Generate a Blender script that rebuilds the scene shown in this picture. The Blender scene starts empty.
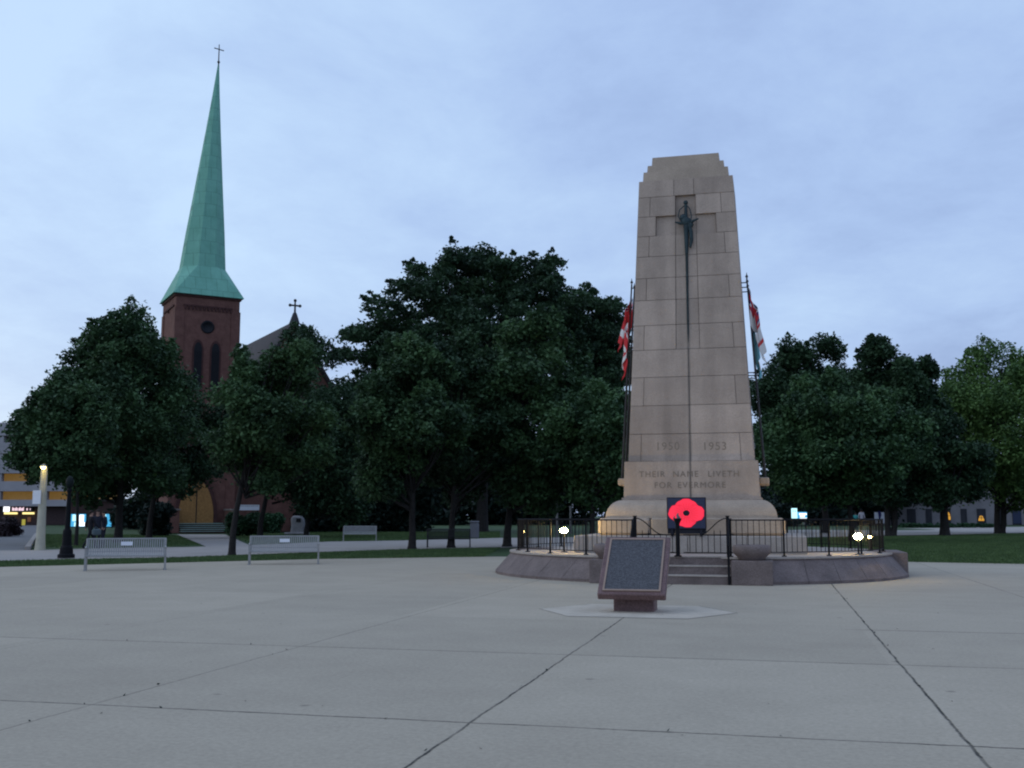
import bpy, math, random
import numpy as np
from mathutils import Vector, Matrix, noise

random.seed(7); RNG = np.random.default_rng(11)
SC = bpy.context.scene
R = math.radians

# ------------------------------------------------------------------ camera
F, PITCH, YAW, EYE = 1063.0, R(7.04), R(13.66), 1.55
cam_d = bpy.data.cameras.new('camera'); cam = bpy.data.objects.new('camera', cam_d)
SC.collection.objects.link(cam); SC.camera = cam
cam_d.sensor_width = 36.0; cam_d.lens = 36.0 * F / 1024.0
cam_d.clip_start = 0.1; cam_d.clip_end = 3000
FW = Vector((-math.sin(YAW) * math.cos(PITCH), math.cos(YAW) * math.cos(PITCH), math.sin(PITCH)))
RI = Vector((math.cos(YAW), math.sin(YAW), 0)); UP = RI.cross(FW)
cam.matrix_world = Matrix(((RI.x, UP.x, -FW.x, 0), (RI.y, UP.y, -FW.y, 0), (RI.z, UP.z, -FW.z, EYE), (0, 0, 0, 1)))

# ------------------------------------------------------------------ sky and light
W = bpy.data.worlds.new('World'); SC.world = W; W.use_nodes = True
def build_world():
    nt = W.node_tree; nt.nodes.clear(); N = nt.nodes.new; L = nt.links.new
    out = N('ShaderNodeOutputWorld'); bg = N('ShaderNodeBackground')
    tc = N('ShaderNodeTexCoord'); sep = N('ShaderNodeSeparateXYZ'); L(tc.outputs['Generated'], sep.inputs[0])
    def m(op, a, b=None):
        n = N('ShaderNodeMath'); n.operation = op
        for i, v in enumerate((a, b)):
            if v is None: continue
            if isinstance(v, (int, float)): n.inputs[i].default_value = v
            else: L(v, n.inputs[i])
        return n.outputs[0]
    zc = m('ADD', m('MAXIMUM', sep.outputs[2], 0.0), 0.22)
    cb = N('ShaderNodeCombineXYZ'); L(m('DIVIDE', sep.outputs[0], zc), cb.inputs[0]); L(m('DIVIDE', sep.outputs[1], zc), cb.inputs[1])
    def nz(scale, detail, rough, off, sy=1.0):
        mp = N('ShaderNodeMapping'); mp.inputs['Location'].default_value = off; mp.inputs['Scale'].default_value = (1, sy, 1)
        mp.inputs['Rotation'].default_value = (0, 0, -0.25)
        L(cb.outputs[0], mp.inputs[0]); n = N('ShaderNodeTexNoise'); n.inputs['Scale'].default_value = scale
        n.inputs['Detail'].default_value = detail; n.inputs['Roughness'].default_value = rough
        n.inputs['Distortion'].default_value = 0.2
        L(mp.outputs[0], n.inputs['Vector']); return n.outputs['Fac']
    big = nz(0.9, 3, 0.5, (3.1, 0.4, 0), 0.9); mid = nz(2.6, 9, 0.64, (7.3, 5.1, 0), 0.9)
    # brighter towards the left of the view
    side = m('MULTIPLY', sep.outputs[0], -0.36)
    f = m('ADD', m('ADD', m('MULTIPLY', big, 0.6), m('MULTIPLY', mid, 0.75)), side)
    f = m('ADD', f, m('MULTIPLY', sep.outputs[2], 0.05))
    rp = N('ShaderNodeValToRGB'); L(f, rp.inputs[0])
    e = rp.color_ramp.elements
    e[0].position = 0.42; e[0].color = (0.245, 0.340, 0.575, 1)
    e[1].position = 1.02; e[1].color = (0.440, 0.590, 0.805, 1)
    e2 = rp.color_ramp.elements.new(0.66); e2.color = (0.325, 0.445, 0.695, 1)
    sky = N('ShaderNodeTexSky'); sky.sky_type = 'NISHITA'; sky.sun_disc = False
    sky.sun_elevation = R(3); sky.sun_rotation = R(-75)
    sk = N('ShaderNodeMix'); sk.data_type = 'RGBA'; sk.blend_type = 'ADD'; sk.inputs[0].default_value = 0.03
    L(rp.outputs[0], sk.inputs[6]); L(sky.outputs[0], sk.inputs[7])
    L(sk.outputs[2], bg.inputs[0]); bg.inputs[1].default_value = 1.06
    L(bg.outputs[0], out.inputs[0])
build_world()
sun_d = bpy.data.lights.new('sun', 'SUN'); sun_d.energy = 0.22; sun_d.angle = R(40); sun_d.color = (1.0, 0.93, 0.88)
sun = bpy.data.objects.new('sun', sun_d); SC.collection.objects.link(sun)
sun.rotation_euler = (R(48), 0, R(-60))
SC.view_settings.view_transform = 'Standard'; SC.view_settings.look = 'None'
SC.view_settings.exposure = 0.16; SC.view_settings.gamma = 1; SC.view_settings.use_curve_mapping = False
SC.cycles.filter_width = 2.1; SC.cycles.max_bounces = 5; SC.cycles.diffuse_bounces = 3

# ------------------------------------------------------------------ measuring helpers (photo survey -> metres)
def ray(px, py): return FW + RI * ((px - 512) / F) - UP * ((py - 384) / F)
def G(px, py, z=0.0):
    d = ray(px, py); t = (z - EYE) / d.z; return Vector((d.x * t, d.y * t, z))
def AY(px, py, Y):
    d = ray(px, py); t = Y / d.y; return Vector((d.x * t, Y, EYE + d.z * t))
def depth(p): return Vector((p.x, p.y, (p.z if len(p) > 2 else 0) - EYE)).dot(FW)

# ------------------------------------------------------------------ object helpers
def tag(o, label=None, cat=None, group=None, kind=None):
    if label: o['label'] = label
    if cat: o['category'] = cat
    if group: o['group'] = group
    if kind: o['kind'] = kind
    return o
def empty(name, loc, rz=0.0, **k):
    o = bpy.data.objects.new(name, None); SC.collection.objects.link(o)
    o.location = loc; o.rotation_euler = (0, 0, rz); o.empty_display_size = 0.3
    return tag(o, **k)
def kids(o): return [c for c in bpy.data.objects if c.parent == o]
def copy_tree(o, parent=None):
    c = o.copy(); SC.collection.objects.link(c); c.parent = parent
    for ch in kids(o): copy_tree(ch, c)
    return c

class MB:
    def __init__(s): s.v = []; s.f = []; s.mi = []; s.sm = []
    def add(s, vs, fs, mi=0, smooth=False):
        b = len(s.v); s.v += [tuple(v) for v in vs]
        for f in fs: s.f.append(tuple(i + b for i in f)); s.mi.append(mi); s.sm.append(smooth)
    def hexa(s, p, mi=0):   # 8 points: bottom 4 ccw, top 4 ccw
        s.add(p, [(3, 2, 1, 0), (4, 5, 6, 7), (0, 1, 5, 4), (1, 2, 6, 5), (2, 3, 7, 6), (3, 0, 4, 7)], mi)
    def box(s, c, d, rz=0.0, mi=0, rot=None):
        hx, hy, hz = d[0] / 2, d[1] / 2, d[2] / 2
        M = rot if rot is not None else Matrix.Rotation(rz, 3, 'Z')
        p = [Vector(c) + M @ Vector(q) for q in ((-hx, -hy, -hz), (hx, -hy, -hz), (hx, hy, -hz), (-hx, hy, -hz),
                                                 (-hx, -hy, hz), (hx, -hy, hz), (hx, hy, hz), (-hx, hy, hz))]
        s.hexa(p, mi)
    def rbox(s, c, d, b=0.02, mi=0, rot=None):   # box with chamfered edges all round
        hx, hy, hz = d[0] / 2, d[1] / 2, d[2] / 2
        M = rot if rot is not None else Matrix.Identity(3)
        rings = []
        for (ix, z) in ((b, -hz), (0, -hz + b), (0, hz - b), (b, hz)):
            x, y = hx - ix, hy - ix; k = b
            rings.append([(-x + k, -y, z), (x - k, -y, z), (x, -y + k, z), (x, y - k, z), (x - k, y, z), (-x + k, y, z), (-x, y - k, z), (-x, -y + k, z)])
        vs = [Vector(c) + M @ Vector(q) for r in rings for q in r]; fs = []
        for j in range(3):
            for i in range(8):
                a = j * 8 + i; bb = j * 8 + (i + 1) % 8; fs.append((a, bb, bb + 8, a + 8))
        fs.append(tuple(range(7, -1, -1))); fs.append(tuple(range(24, 32)))
        s.add(vs, fs, mi)
    def prism(s, pts, z0, z1, mi=0):
        n = len(pts); vs = [(x, y, z0) for x, y in pts] + [(x, y, z1) for x, y in pts]
        s.add(vs, [tuple(range(n - 1, -1, -1)), tuple(range(n, 2 * n))] + [(i, (i + 1) % n, n + (i + 1) % n, n + i) for i in range(n)], mi)
    def tube(s, path, rad, n=8, mi=0, smooth=True, cap=True):
        path = [Vector(p) for p in path]
        if isinstance(rad, (int, float)): rad = [rad] * len(path)
        vs = []; prev = None
        for i, p in enumerate(path):
            d = (path[min(i + 1, len(path) - 1)] - path[max(i - 1, 0)]).normalized()
            ref = Vector((0, 0, 1)) if abs(d.z) < 0.95 else Vector((1, 0, 0))
            u = d.cross(ref).normalized() if prev is None else (prev - d * prev.dot(d)).normalized()
            prev = u; w = d.cross(u)
            for k in range(n):
                a = 2 * math.pi * k / n; vs.append(p + (u * math.cos(a) + w * math.sin(a)) * rad[i])
        fs = []
        for i in range(len(path) - 1):
            for k in range(n):
                a = i * n + k; b = i * n + (k + 1) % n; fs.append((a, b, b + n, a + n))
        s.add(vs, fs, mi, smooth)
        if cap:
            s.add(vs[:n], [tuple(range(n - 1, -1, -1))], mi); s.add(vs[-n:], [tuple(range(n))], mi)
    def lathe(s, prof, c=(0, 0, 0), n=24, mi=0, smooth=True):
        vs = []; c = Vector(c)
        for r, z in prof:
            for k in range(n):
                a = 2 * math.pi * k / n; vs.append(c + Vector((r * math.cos(a), r * math.sin(a), z)))
        fs = []
        for i in range(len(prof) - 1):
            for k in range(n):
                a = i * n + k; b = i * n + (k + 1) % n; fs.append((a, b, b + n, a + n))
        s.add(vs, fs, mi, smooth)
    def ball(s, c, r, mi=0, n=12, sc=(1, 1, 1)):
        prof = [(math.sin(math.pi * i / 8) * r, -math.cos(math.pi * i / 8) * r) for i in range(9)]
        b = len(s.v); s.lathe(prof, (0, 0, 0), n, mi)
        for i in range(b, len(s.v)):
            x, y, z = s.v[i]; s.v[i] = (c[0] + x * sc[0], c[1] + y * sc[1], c[2] + z * sc[2])
    def build(s, name, mats, parent=None, loc=None):
        me = bpy.data.meshes.new(name)
        me.from_pydata([tuple(v) for v in s.v], [], s.f)
        if not isinstance(mats, (list, tuple)): mats = [mats]
        for m in mats: me.materials.append(m)
        me.polygons.foreach_set('material_index', s.mi)
        me.polygons.foreach_set('use_smooth', s.sm); me.update()
        o = bpy.data.objects.new(name, me); SC.collection.objects.link(o)
        if parent: o.parent = parent
        if loc is not None: o.location = loc
        return o

# ------------------------------------------------------------------ materials
def mat(name, col, rough=0.8, metal=0.0, var=0.0, vscale=3.0, bump=0.0, bscale=30.0, col2=None, speck=0.0, spec=0.3, emit=None, estr=0.0, transl=0.0, coords='Object'):
    m = bpy.data.materials.new(name); m.use_nodes = True; nt = m.node_tree; N = nt.nodes.new; L = nt.links.new
    b = nt.nodes['Principled BSDF']; b.inputs['Roughness'].default_value = rough; b.inputs['Metallic'].default_value = metal
    b.inputs['Specular IOR Level'].default_value = spec
    b.inputs['Base Color'].default_value = (*col, 1)
    tc = N('ShaderNodeTexCoord'); vec = tc.outputs[coords]
    if var > 0 or col2 or speck > 0:
        n = N('ShaderNodeTexNoise'); n.inputs['Scale'].default_value = vscale; n.inputs['Detail'].default_value = 6; n.inputs['Roughness'].default_value = 0.65
        L(vec, n.inputs['Vector'])
        r = N('ShaderNodeValToRGB'); L(n.outputs['Fac'], r.inputs[0]); e = r.color_ramp.elements
        e[0].position = 0.3; e[1].position = 0.7
        c2 = col2 or tuple(min(1, c * (1 + var)) for c in col); c1 = col if col2 else tuple(c * (1 - var) for c in col)
        e[0].color = (*c1, 1); e[1].color = (*c2, 1); src = r.outputs[0]
        if speck > 0:
            n2 = N('ShaderNodeTexNoise'); n2.inputs['Scale'].default_value = 45; n2.inputs['Detail'].default_value = 3; L(vec, n2.inputs['Vector'])
            mr = N('ShaderNodeMapRange'); mr.inputs[1].default_value = 0.35; mr.inputs[2].default_value = 0.65; mr.inputs[3].default_value = 1 - speck; mr.inputs[4].default_value = 1 + speck
            L(n2.outputs['Fac'], mr.inputs[0]); vm = N('ShaderNodeVectorMath'); vm.operation = 'SCALE'; L(src, vm.inputs[0]); L(mr.outputs[0], vm.inputs['Scale']); src = vm.outputs[0]
        L(src, b.inputs['Base Color'])
    if bump > 0:
        n3 = N('ShaderNodeTexNoise'); n3.inputs['Scale'].default_value = bscale; n3.inputs['Detail'].default_value = 5; L(vec, n3.inputs['Vector'])
        bp = N('ShaderNodeBump'); bp.inputs['Strength'].default_value = bump; bp.inputs['Distance'].default_value = 0.03; L(n3.outputs['Fac'], bp.inputs['Height']); L(bp.outputs[0], b.inputs['Normal'])
    if emit:
        b.inputs['Emission Color'].default_value = (*emit, 1); b.inputs['Emission Strength'].default_value = estr
    return m

M = {}
M['limestone'] = mat('limestone', (0.44, 0.345, 0.265), 0.85, var=0.16, vscale=1.3, bump=0.5, bscale=18, speck=0.10)
M['limestone_joint'] = mat('limestone_joint', (0.10, 0.085, 0.075), 0.95)
M['granite_pink'] = mat('granite_pink', (0.180, 0.138, 0.125), 0.75, var=0.25, vscale=2.2, bump=0.5, bscale=25, speck=0.22)
M['granite_joint'] = mat('granite_joint', (0.07, 0.06, 0.06), 0.95)
M['granite_light'] = mat('granite_light', (0.40, 0.34, 0.29), 0.8, var=0.15, vscale=2.5, bump=0.4, bscale=25, speck=0.15)
M['granite_red'] = mat('granite_red', (0.16, 0.095, 0.09), 0.55, var=0.2, vscale=4, bump=0.2, bscale=40, speck=0.28)
M['bronze_dark'] = mat('bronze_dark', (0.095, 0.092, 0.098), 0.55, metal=0.1, var=0.25, vscale=20, bump=0.9, bscale=55, speck=0.35)
M['bronze_edge'] = mat('bronze_edge', (0.36, 0.25, 0.19), 0.5, metal=0.4, var=0.1)
M['bronze_green'] = mat('bronze_green', (0.030, 0.050, 0.055), 0.6, metal=0.2, var=0.4, vscale=12, bump=0.5)
M['iron'] = mat('iron', (0.010, 0.010, 0.012), 0.7, metal=0.0, var=0.2, vscale=10, spec=0.12)
M['iron_post'] = mat('iron_post', (0.035, 0.034, 0.037), 0.6, var=0.2, vscale=8)
M['silver_metal'] = mat('silver_metal', (0.33, 0.325, 0.315), 0.5, metal=0.15, var=0.1, vscale=6)
M['white_plate'] = mat('white_plate', (0.75, 0.75, 0.78), 0.5, var=0.04)
M['concrete_new'] = mat('concrete_new', (0.54, 0.465, 0.37), 0.9, var=0.14, vscale=2.5, bump=0.4, bscale=40, speck=0.06)
M['path_concrete'] = mat('path_concrete', (0.36, 0.32, 0.29), 0.9, var=0.12, vscale=0.5, bump=0.3, bscale=30, speck=0.06)
M['asphalt'] = mat('asphalt', (0.17, 0.165, 0.165), 0.9, var=0.15, vscale=0.5, bump=0.3)
M['bark'] = mat('bark', (0.028, 0.024, 0.022), 0.95, var=0.35, vscale=6, bump=1.0, bscale=14)
M['bark_pale'] = mat('bark_pale', (0.17, 0.16, 0.15), 0.9, var=0.3, vscale=5, bump=0.6, bscale=14)
M['brick'] = mat('brick', (0.125, 0.056, 0.044), 0.9, col2=(0.200, 0.094, 0.073), vscale=2.0, bump=0.6, bscale=9, speck=0.2)
M['brick_dark'] = mat('brick_dark', (0.075, 0.032, 0.028), 0.9, var=0.25, vscale=3)
M['stone_trim'] = mat('stone_trim', (0.22, 0.19, 0.17), 0.85, var=0.15)
M['louvre'] = mat('louvre', (0.009, 0.009, 0.012), 0.7, var=0.2)
M['slate'] = mat('slate', (0.06, 0.05, 0.05), 0.8, var=0.25, vscale=4, bump=0.3)
M['oak_door'] = mat('oak_door', (0.33, 0.16, 0.05), 0.6, var=0.25, vscale=5, bump=0.3)
M['step_stone'] = mat('step_stone', (0.30, 0.44, 0.38), 0.9, var=0.15, vscale=1.5)
M['memorial_stone'] = mat('memorial_stone', (0.27, 0.26, 0.27), 0.9, var=0.2, vscale=2.5, bump=0.8, bscale=6, speck=0.15)
M['white_paint'] = mat('white_paint', (0.62, 0.64, 0.70), 0.6, var=0.05)
M['cream_paint'] = mat('cream_paint', (0.46, 0.43, 0.33), 0.7, var=0.12, vscale=3)
M['garage_concrete'] = mat('garage_concrete', (0.36, 0.33, 0.34), 0.9, var=0.12, vscale=0.3)
M['garage_dark'] = mat('garage_dark', (0.055, 0.035, 0.035), 0.9, var=0.2)
M['garage_lit'] = mat('garage_lit', (0.30, 0.2, 0.1), 0.9, var=0.3, vscale=0.35, emit=(1.0, 0.55, 0.12), estr=0.10)
M['far_facade'] = mat('far_facade', (0.20, 0.185, 0.19), 0.9, var=0.2, vscale=0.4)
M['far_dark'] = mat('far_dark', (0.03, 0.03, 0.036), 0.8, var=0.3, vscale=0.6)
M['far_glass'] = mat('far_glass', (0.02, 0.025, 0.03), 0.2)
M['lit_orange'] = mat('lit_orange', (0.2, 0.1, 0.03), 0.7, emit=(1.0, 0.50, 0.06), estr=0.55)
M['lit_yellow'] = mat('lit_yellow', (0.3, 0.25, 0.1), 0.7, emit=(1.0, 0.80, 0.30), estr=1.3)
M['lit_white'] = mat('lit_white', (0.5, 0.5, 0.5), 0.7, emit=(0.95, 0.95, 1.0), estr=1.5)
M['lit_cyan'] = mat('lit_cyan', (0.1, 0.3, 0.4), 0.7, emit=(0.06, 0.42, 0.75), estr=0.8)
M['lit_sky'] = mat('lit_sky', (0.4, 0.5, 0.5), 0.7, emit=(0.55, 0.95, 1.0), estr=1.1)
M['lamp_glass'] = mat('lamp_glass', (1, 0.9, 0.6), 0.3, emit=(1.0, 0.74, 0.27), estr=230.0)
M['lamp_glass_soft'] = mat('lamp_glass_soft', (1, 0.9, 0.5), 0.3, emit=(1.0, 0.74, 0.26), estr=30.0)
M['flood_body'] = mat('flood_body', (0.04, 0.04, 0.04), 0.5)
M['screen_navy'] = mat('screen_navy', (0.040, 0.046, 0.085), 0.6, var=0.12, vscale=20)
M['screen_case'] = mat('screen_case', (0.012, 0.012, 0.02), 0.5)
M['poppy_red'] = mat('poppy_red', (0.7, 0.03, 0.05), 0.6, emit=(1.0, 0.030, 0.075), estr=0.74)
M['poppy_vein'] = mat('poppy_vein', (0.5, 0.02, 0.03), 0.6, emit=(0.55, 0.010, 0.03), estr=0.6)
M['flag_red'] = mat('flag_red', (0.52, 0.030, 0.035), 0.85, var=0.1, vscale=8)
M['flag_white'] = mat('flag_white', (0.66, 0.64, 0.62), 0.85, var=0.05, vscale=8)
M['flag_navy'] = mat('flag_navy', (0.03, 0.03, 0.12), 0.85)
M['flag_sky'] = mat('flag_sky', (0.16, 0.42, 0.50), 0.85)
M['flag_cream'] = mat('flag_cream', (0.50, 0.44, 0.30), 0.85)
M['soil'] = mat('soil', (0.03, 0.025, 0.02), 1.0, var=0.3, vscale=3)
M['engraving'] = mat('engraving', (0.255, 0.200, 0.150), 0.95)
M['skin'] = mat('skin', (0.33, 0.19, 0.14), 0.6); M['hair'] = mat('hair', (0.02, 0.014, 0.01), 0.7)
M['cloth_black'] = mat('cloth_black', (0.012, 0.012, 0.016), 0.9); M['cloth_navy'] = mat('cloth_navy', (0.016, 0.018, 0.03), 0.9)
M['cloth_teal'] = mat('cloth_teal', (0.05, 0.34, 0.33), 0.9); M['cloth_white'] = mat('cloth_white', (0.68, 0.66, 0.72), 0.9)
M['cloth_grey'] = mat('cloth_grey', (0.09, 0.12, 0.13), 0.9)
M['bin_metal'] = mat('bin_metal', (0.13, 0.13, 0.145), 0.6, var=0.15)

def leaf_mat(name, c1, c2):
    m = bpy.data.materials.new(name); m.use_nodes = True; nt = m.node_tree; N = nt.nodes.new; L = nt.links.new
    b = nt.nodes['Principled BSDF']; b.inputs['Roughness'].default_value = 0.65; b.inputs['Specular IOR Level'].default_value = 0.25
    tc = N('ShaderNodeTexCoord'); n = N('ShaderNodeTexNoise'); n.inputs['Scale'].default_value = 1.1; n.inputs['Detail'].default_value = 4
    L(tc.outputs['Object'], n.inputs['Vector'])
    at = N('ShaderNodeAttribute'); at.attribute_name = 'tone'
    ad = N('ShaderNodeMath'); ad.operation = 'MULTIPLY_ADD'; ad.inputs[1].default_value = 0.36; L(at.outputs['Fac'], ad.inputs[0]); L(n.outputs['Fac'], ad.inputs[2])
    r = N('ShaderNodeValToRGB'); r.color_ramp.elements[0].position = 0.42; r.color_ramp.elements[1].position = 0.88
    r.color_ramp.elements[0].color = (*c1, 1); r.color_ramp.elements[1].color = (*c2, 1)
    L(ad.outputs[0], r.inputs[0]); L(r.outputs[0], b.inputs['Base Color'])
    t = N('ShaderNodeBsdfTranslucent'); L(r.outputs[0], t.inputs[0])
    mx = N('ShaderNodeMixShader'); mx.inputs[0].default_value = 0.12; L(b.outputs[0], mx.inputs[1]); L(t.outputs[0], mx.inputs[2])
    L(mx.outputs[0], nt.nodes['Material Output'].inputs[0]); return m
M['leaf'] = leaf_mat('leaf_maple', (0.018, 0.040, 0.020), (0.068, 0.132, 0.048))
M['leaf_dark'] = leaf_mat('leaf_dark', (0.014, 0.032, 0.018), (0.050, 0.098, 0.040))
M['leaf_mid'] = leaf_mat('leaf_mid', (0.022, 0.050, 0.025), (0.080, 0.155, 0.055))
M['leaf_light'] = leaf_mat('leaf_light', (0.040, 0.085, 0.028), (0.140, 0.240, 0.060))
M['leaf_hedge'] = leaf_mat('leaf_hedge', (0.015, 0.045, 0.022), (0.04, 0.10, 0.04))
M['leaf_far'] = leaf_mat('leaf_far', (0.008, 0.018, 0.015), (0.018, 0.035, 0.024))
M['leaf_shrub_red'] = leaf_mat('leaf_shrub_red', (0.035, 0.028, 0.03), (0.07, 0.045, 0.05))
M['grass_blade'] = leaf_mat('grass_blade', (0.045, 0.080, 0.027), (0.115, 0.180, 0.060))

def lawn_mat():
    m = mat('lawn', (0.034, 0.060, 0.024), 0.95, col2=(0.060, 0.100, 0.036), vscale=0.7, bump=0.8, bscale=22, speck=0.3, coords='Object'); return m
M['lawn'] = lawn_mat()  # one turf everywhere

def spire_mat():
    m = mat('copper_patina', (0.16, 0.395, 0.285), 0.7, col2=(0.225, 0.510, 0.385), vscale=0.8, bump=0.1, speck=0.06)
    nt = m.node_tree; N = nt.nodes.new; L = nt.links.new; b = nt.nodes['Principled BSDF']; src = b.inputs['Base Color'].links[0].from_socket
    tc = N('ShaderNodeTexCoord'); br = N('ShaderNodeTexBrick')      # seams of the copper sheets
    mp = N('ShaderNodeMapping'); mp.inputs['Rotation'].default_value = (R(90), 0, 0); L(tc.outputs['Object'], mp.inputs[0]); L(mp.outputs[0], br.inputs['Vector'])
    br.inputs['Scale'].default_value = 1.0; br.inputs['Brick Width'].default_value = 1.0; br.inputs['Row Height'].default_value = 1.25; br.inputs['Mortar Size'].default_value = 0.035
    br.inputs['Color1'].default_value = (1, 1, 1, 1); br.inputs['Color2'].default_value = (0.9, 0.93, 0.93, 1); br.inputs['Mortar'].default_value = (0.72, 0.75, 0.75, 1)
    mx = N('ShaderNodeMix'); mx.data_type = 'RGBA'; mx.blend_type = 'MULTIPLY'; mx.inputs[0].default_value = 1; L(src, mx.inputs[6]); L(br.outputs['Color'], mx.inputs[7])
    L(mx.outputs[2], b.inputs['Base Color']); return m
M['copper'] = spire_mat()

def plaza_mat():
    m = bpy.data.materials.new('plaza_concrete'); m.use_nodes = True; nt = m.node_tree; N = nt.nodes.new; L = nt.links.new
    b = nt.nodes['Principled BSDF']; b.inputs['Roughness'].default_value = 0.85; b.inputs['Specular IOR Level'].default_value = 0.25
    tc = N('ShaderNodeTexCoord'); P = tc.outputs['Object']
    def noise(s, d=6, r=0.6, vec=None, sc=None):
        n = N('ShaderNodeTexNoise'); n.inputs['Scale'].default_value = s; n.inputs['Detail'].default_value = d; n.inputs['Roughness'].default_value = r
        if sc:
            mp = N('ShaderNodeMapping'); mp.inputs['Scale'].default_value = sc; L(P, mp.inputs[0]); L(mp.outputs[0], n.inputs['Vector'])
        else: L(P, n.inputs['Vector'])
        return n.outputs['Fac']
    def mth(op, *a):
        n = N('ShaderNodeMath'); n.operation = op
        for i, v in enumerate(a):
            if isinstance(v, (int, float)): n.inputs[i].default_value = v
            else: L(v, n.inputs[i])
        return n.outputs[0]
    def rng(v, a, b_, c, d):
        n = N('ShaderNodeMapRange'); n.clamp = True
        for i, q in enumerate((a, b_, c, d)): n.inputs[i + 1].default_value = q
        L(v, n.inputs[0]); return n.outputs[0]
    wob = mth('MULTIPLY', mth('SUBTRACT', noise(1.6, 4), 0.5), 0.05)
    fine = mth('MULTIPLY', mth('SUBTRACT', noise(14, 3), 0.5), 0.018)
    wob = mth('ADD', wob, fine)
    sp = N('ShaderNodeSeparateXYZ'); L(P, sp.inputs[0])
    X = mth('ADD', sp.outputs[0], wob); Y = mth('ADD', sp.outputs[1], wob)
    gap = rng(noise(0.55, 3), 0.33, 0.55, 0.55, 1.0)
    jn = None
    def line(coord, pos, wdt, strength):
        d = mth('ABSOLUTE', mth('SUBTRACT', coord, pos))
        return mth('MULTIPLY', rng(d, wdt * 0.6, wdt * 1.6, 1.0, 0.0), strength)
    ws = noise(0.9, 4); wjit = rng(noise(5, 4, 0.7), 0.45, 0.75, 0.8, 1.6)
    lines = []
    for x, w, s in ((-12.1, 0.007, .25), (-8.8, 0.007, .3), (-5.5, 0.008, .6), (-2.25, 0.010, 1), (1.26, 0.011, 1), (4.6, 0.012, .6), (7.9, .012, .6), (11.2, .012, .6)): lines.append(line(X, x, w, s))
    for y, w, s in ((0.4, .015, .8), (4.2, 0.012, .8), (7.95, 0.013, 1), (12.0, 0.012, .85), (19.4, 0.010, .35), (23.4, 0.014, .4)): lines.append(line(Y, y, w, s))
    # the joint that starts only right of the third slab row
    l = line(Y, 15.5, 0.016, .9); lines.append(mth('MULTIPLY', l, rng(sp.outputs[0], 0.6, 1.4, 0, 1)))
    tot = lines[0]
    for l in lines[1:]: tot = mth('MAXIMUM', tot, l)
    tot = mth('MULTIPLY', tot, gap); tot = mth('MINIMUM', mth('MULTIPLY', tot, wjit), 1.0)
    # colour: broad weathering, slab-wise tone, grain
    big = noise(0.16, 5, 0.6); md = noise(0.9, 6, 0.7, sc=(1, 1, 1)); gr = noise(22, 4, .75)
    r = N('ShaderNodeValToRGB'); e = r.color_ramp.elements; e[0].position = 0.34; e[1].position = 0.66
    e[0].color = (0.375, 0.315, 0.238, 1); e[1].color = (0.465, 0.395, 0.300, 1)
    L(mth('ADD', mth('MULTIPLY', big, 0.55), mth('MULTIPLY', md, 0.45)), r.inputs[0])
    cx = mth('FLOOR', mth('DIVIDE', mth('ADD', sp.outputs[0], 2.25), 3.4)); cy = mth('FLOOR', mth('DIVIDE', mth('ADD', sp.outputs[1], -7.95), 4.0))
    cc = N('ShaderNodeCombineXYZ'); L(cx, cc.inputs[0]); L(cy, cc.inputs[1]); wn = N('ShaderNodeTexWhiteNoise'); wn.noise_dimensions = '2D'; L(cc.outputs[0], wn.inputs['Vector'])
    k = mth('MULTIPLY', rng(wn.outputs['Value'], 0, 1, 0.93, 1.05), rng(gr, 0.3, 0.7, 0.86, 1.14))
    # stains: small dark spots
    vo = N('ShaderNodeTexVoronoi'); vo.inputs['Scale'].default_value = 0.9; L(P, vo.inputs['Vector'])
    k = mth('MULTIPLY', k, rng(vo.outputs['Distance'], 0.02, 0.05, 0.62, 1.0))
    v = N('ShaderNodeVectorMath'); v.operation = 'SCALE'; L(r.outputs[0], v.inputs[0]); L(k, v.inputs['Scale'])
    mx = N('ShaderNodeMix'); mx.data_type = 'RGBA'; L(tot, mx.inputs[0]); L(v.outputs[0], mx.inputs[6]); mx.inputs[7].default_value = (0.050, 0.045, 0.035, 1)
    L(mx.outputs[2], b.inputs['Base Color'])
    bp = N('ShaderNodeBump'); bp.inputs['Strength'].default_value = 0.35; bp.inputs['Distance'].default_value = 0.02
    L(mth('SUBTRACT', mth('MULTIPLY', noise(35, 5), 0.4), tot), bp.inputs['Height']); L(bp.outputs[0], b.inputs['Normal'])
    return m
M['plaza'] = plaza_mat()

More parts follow.
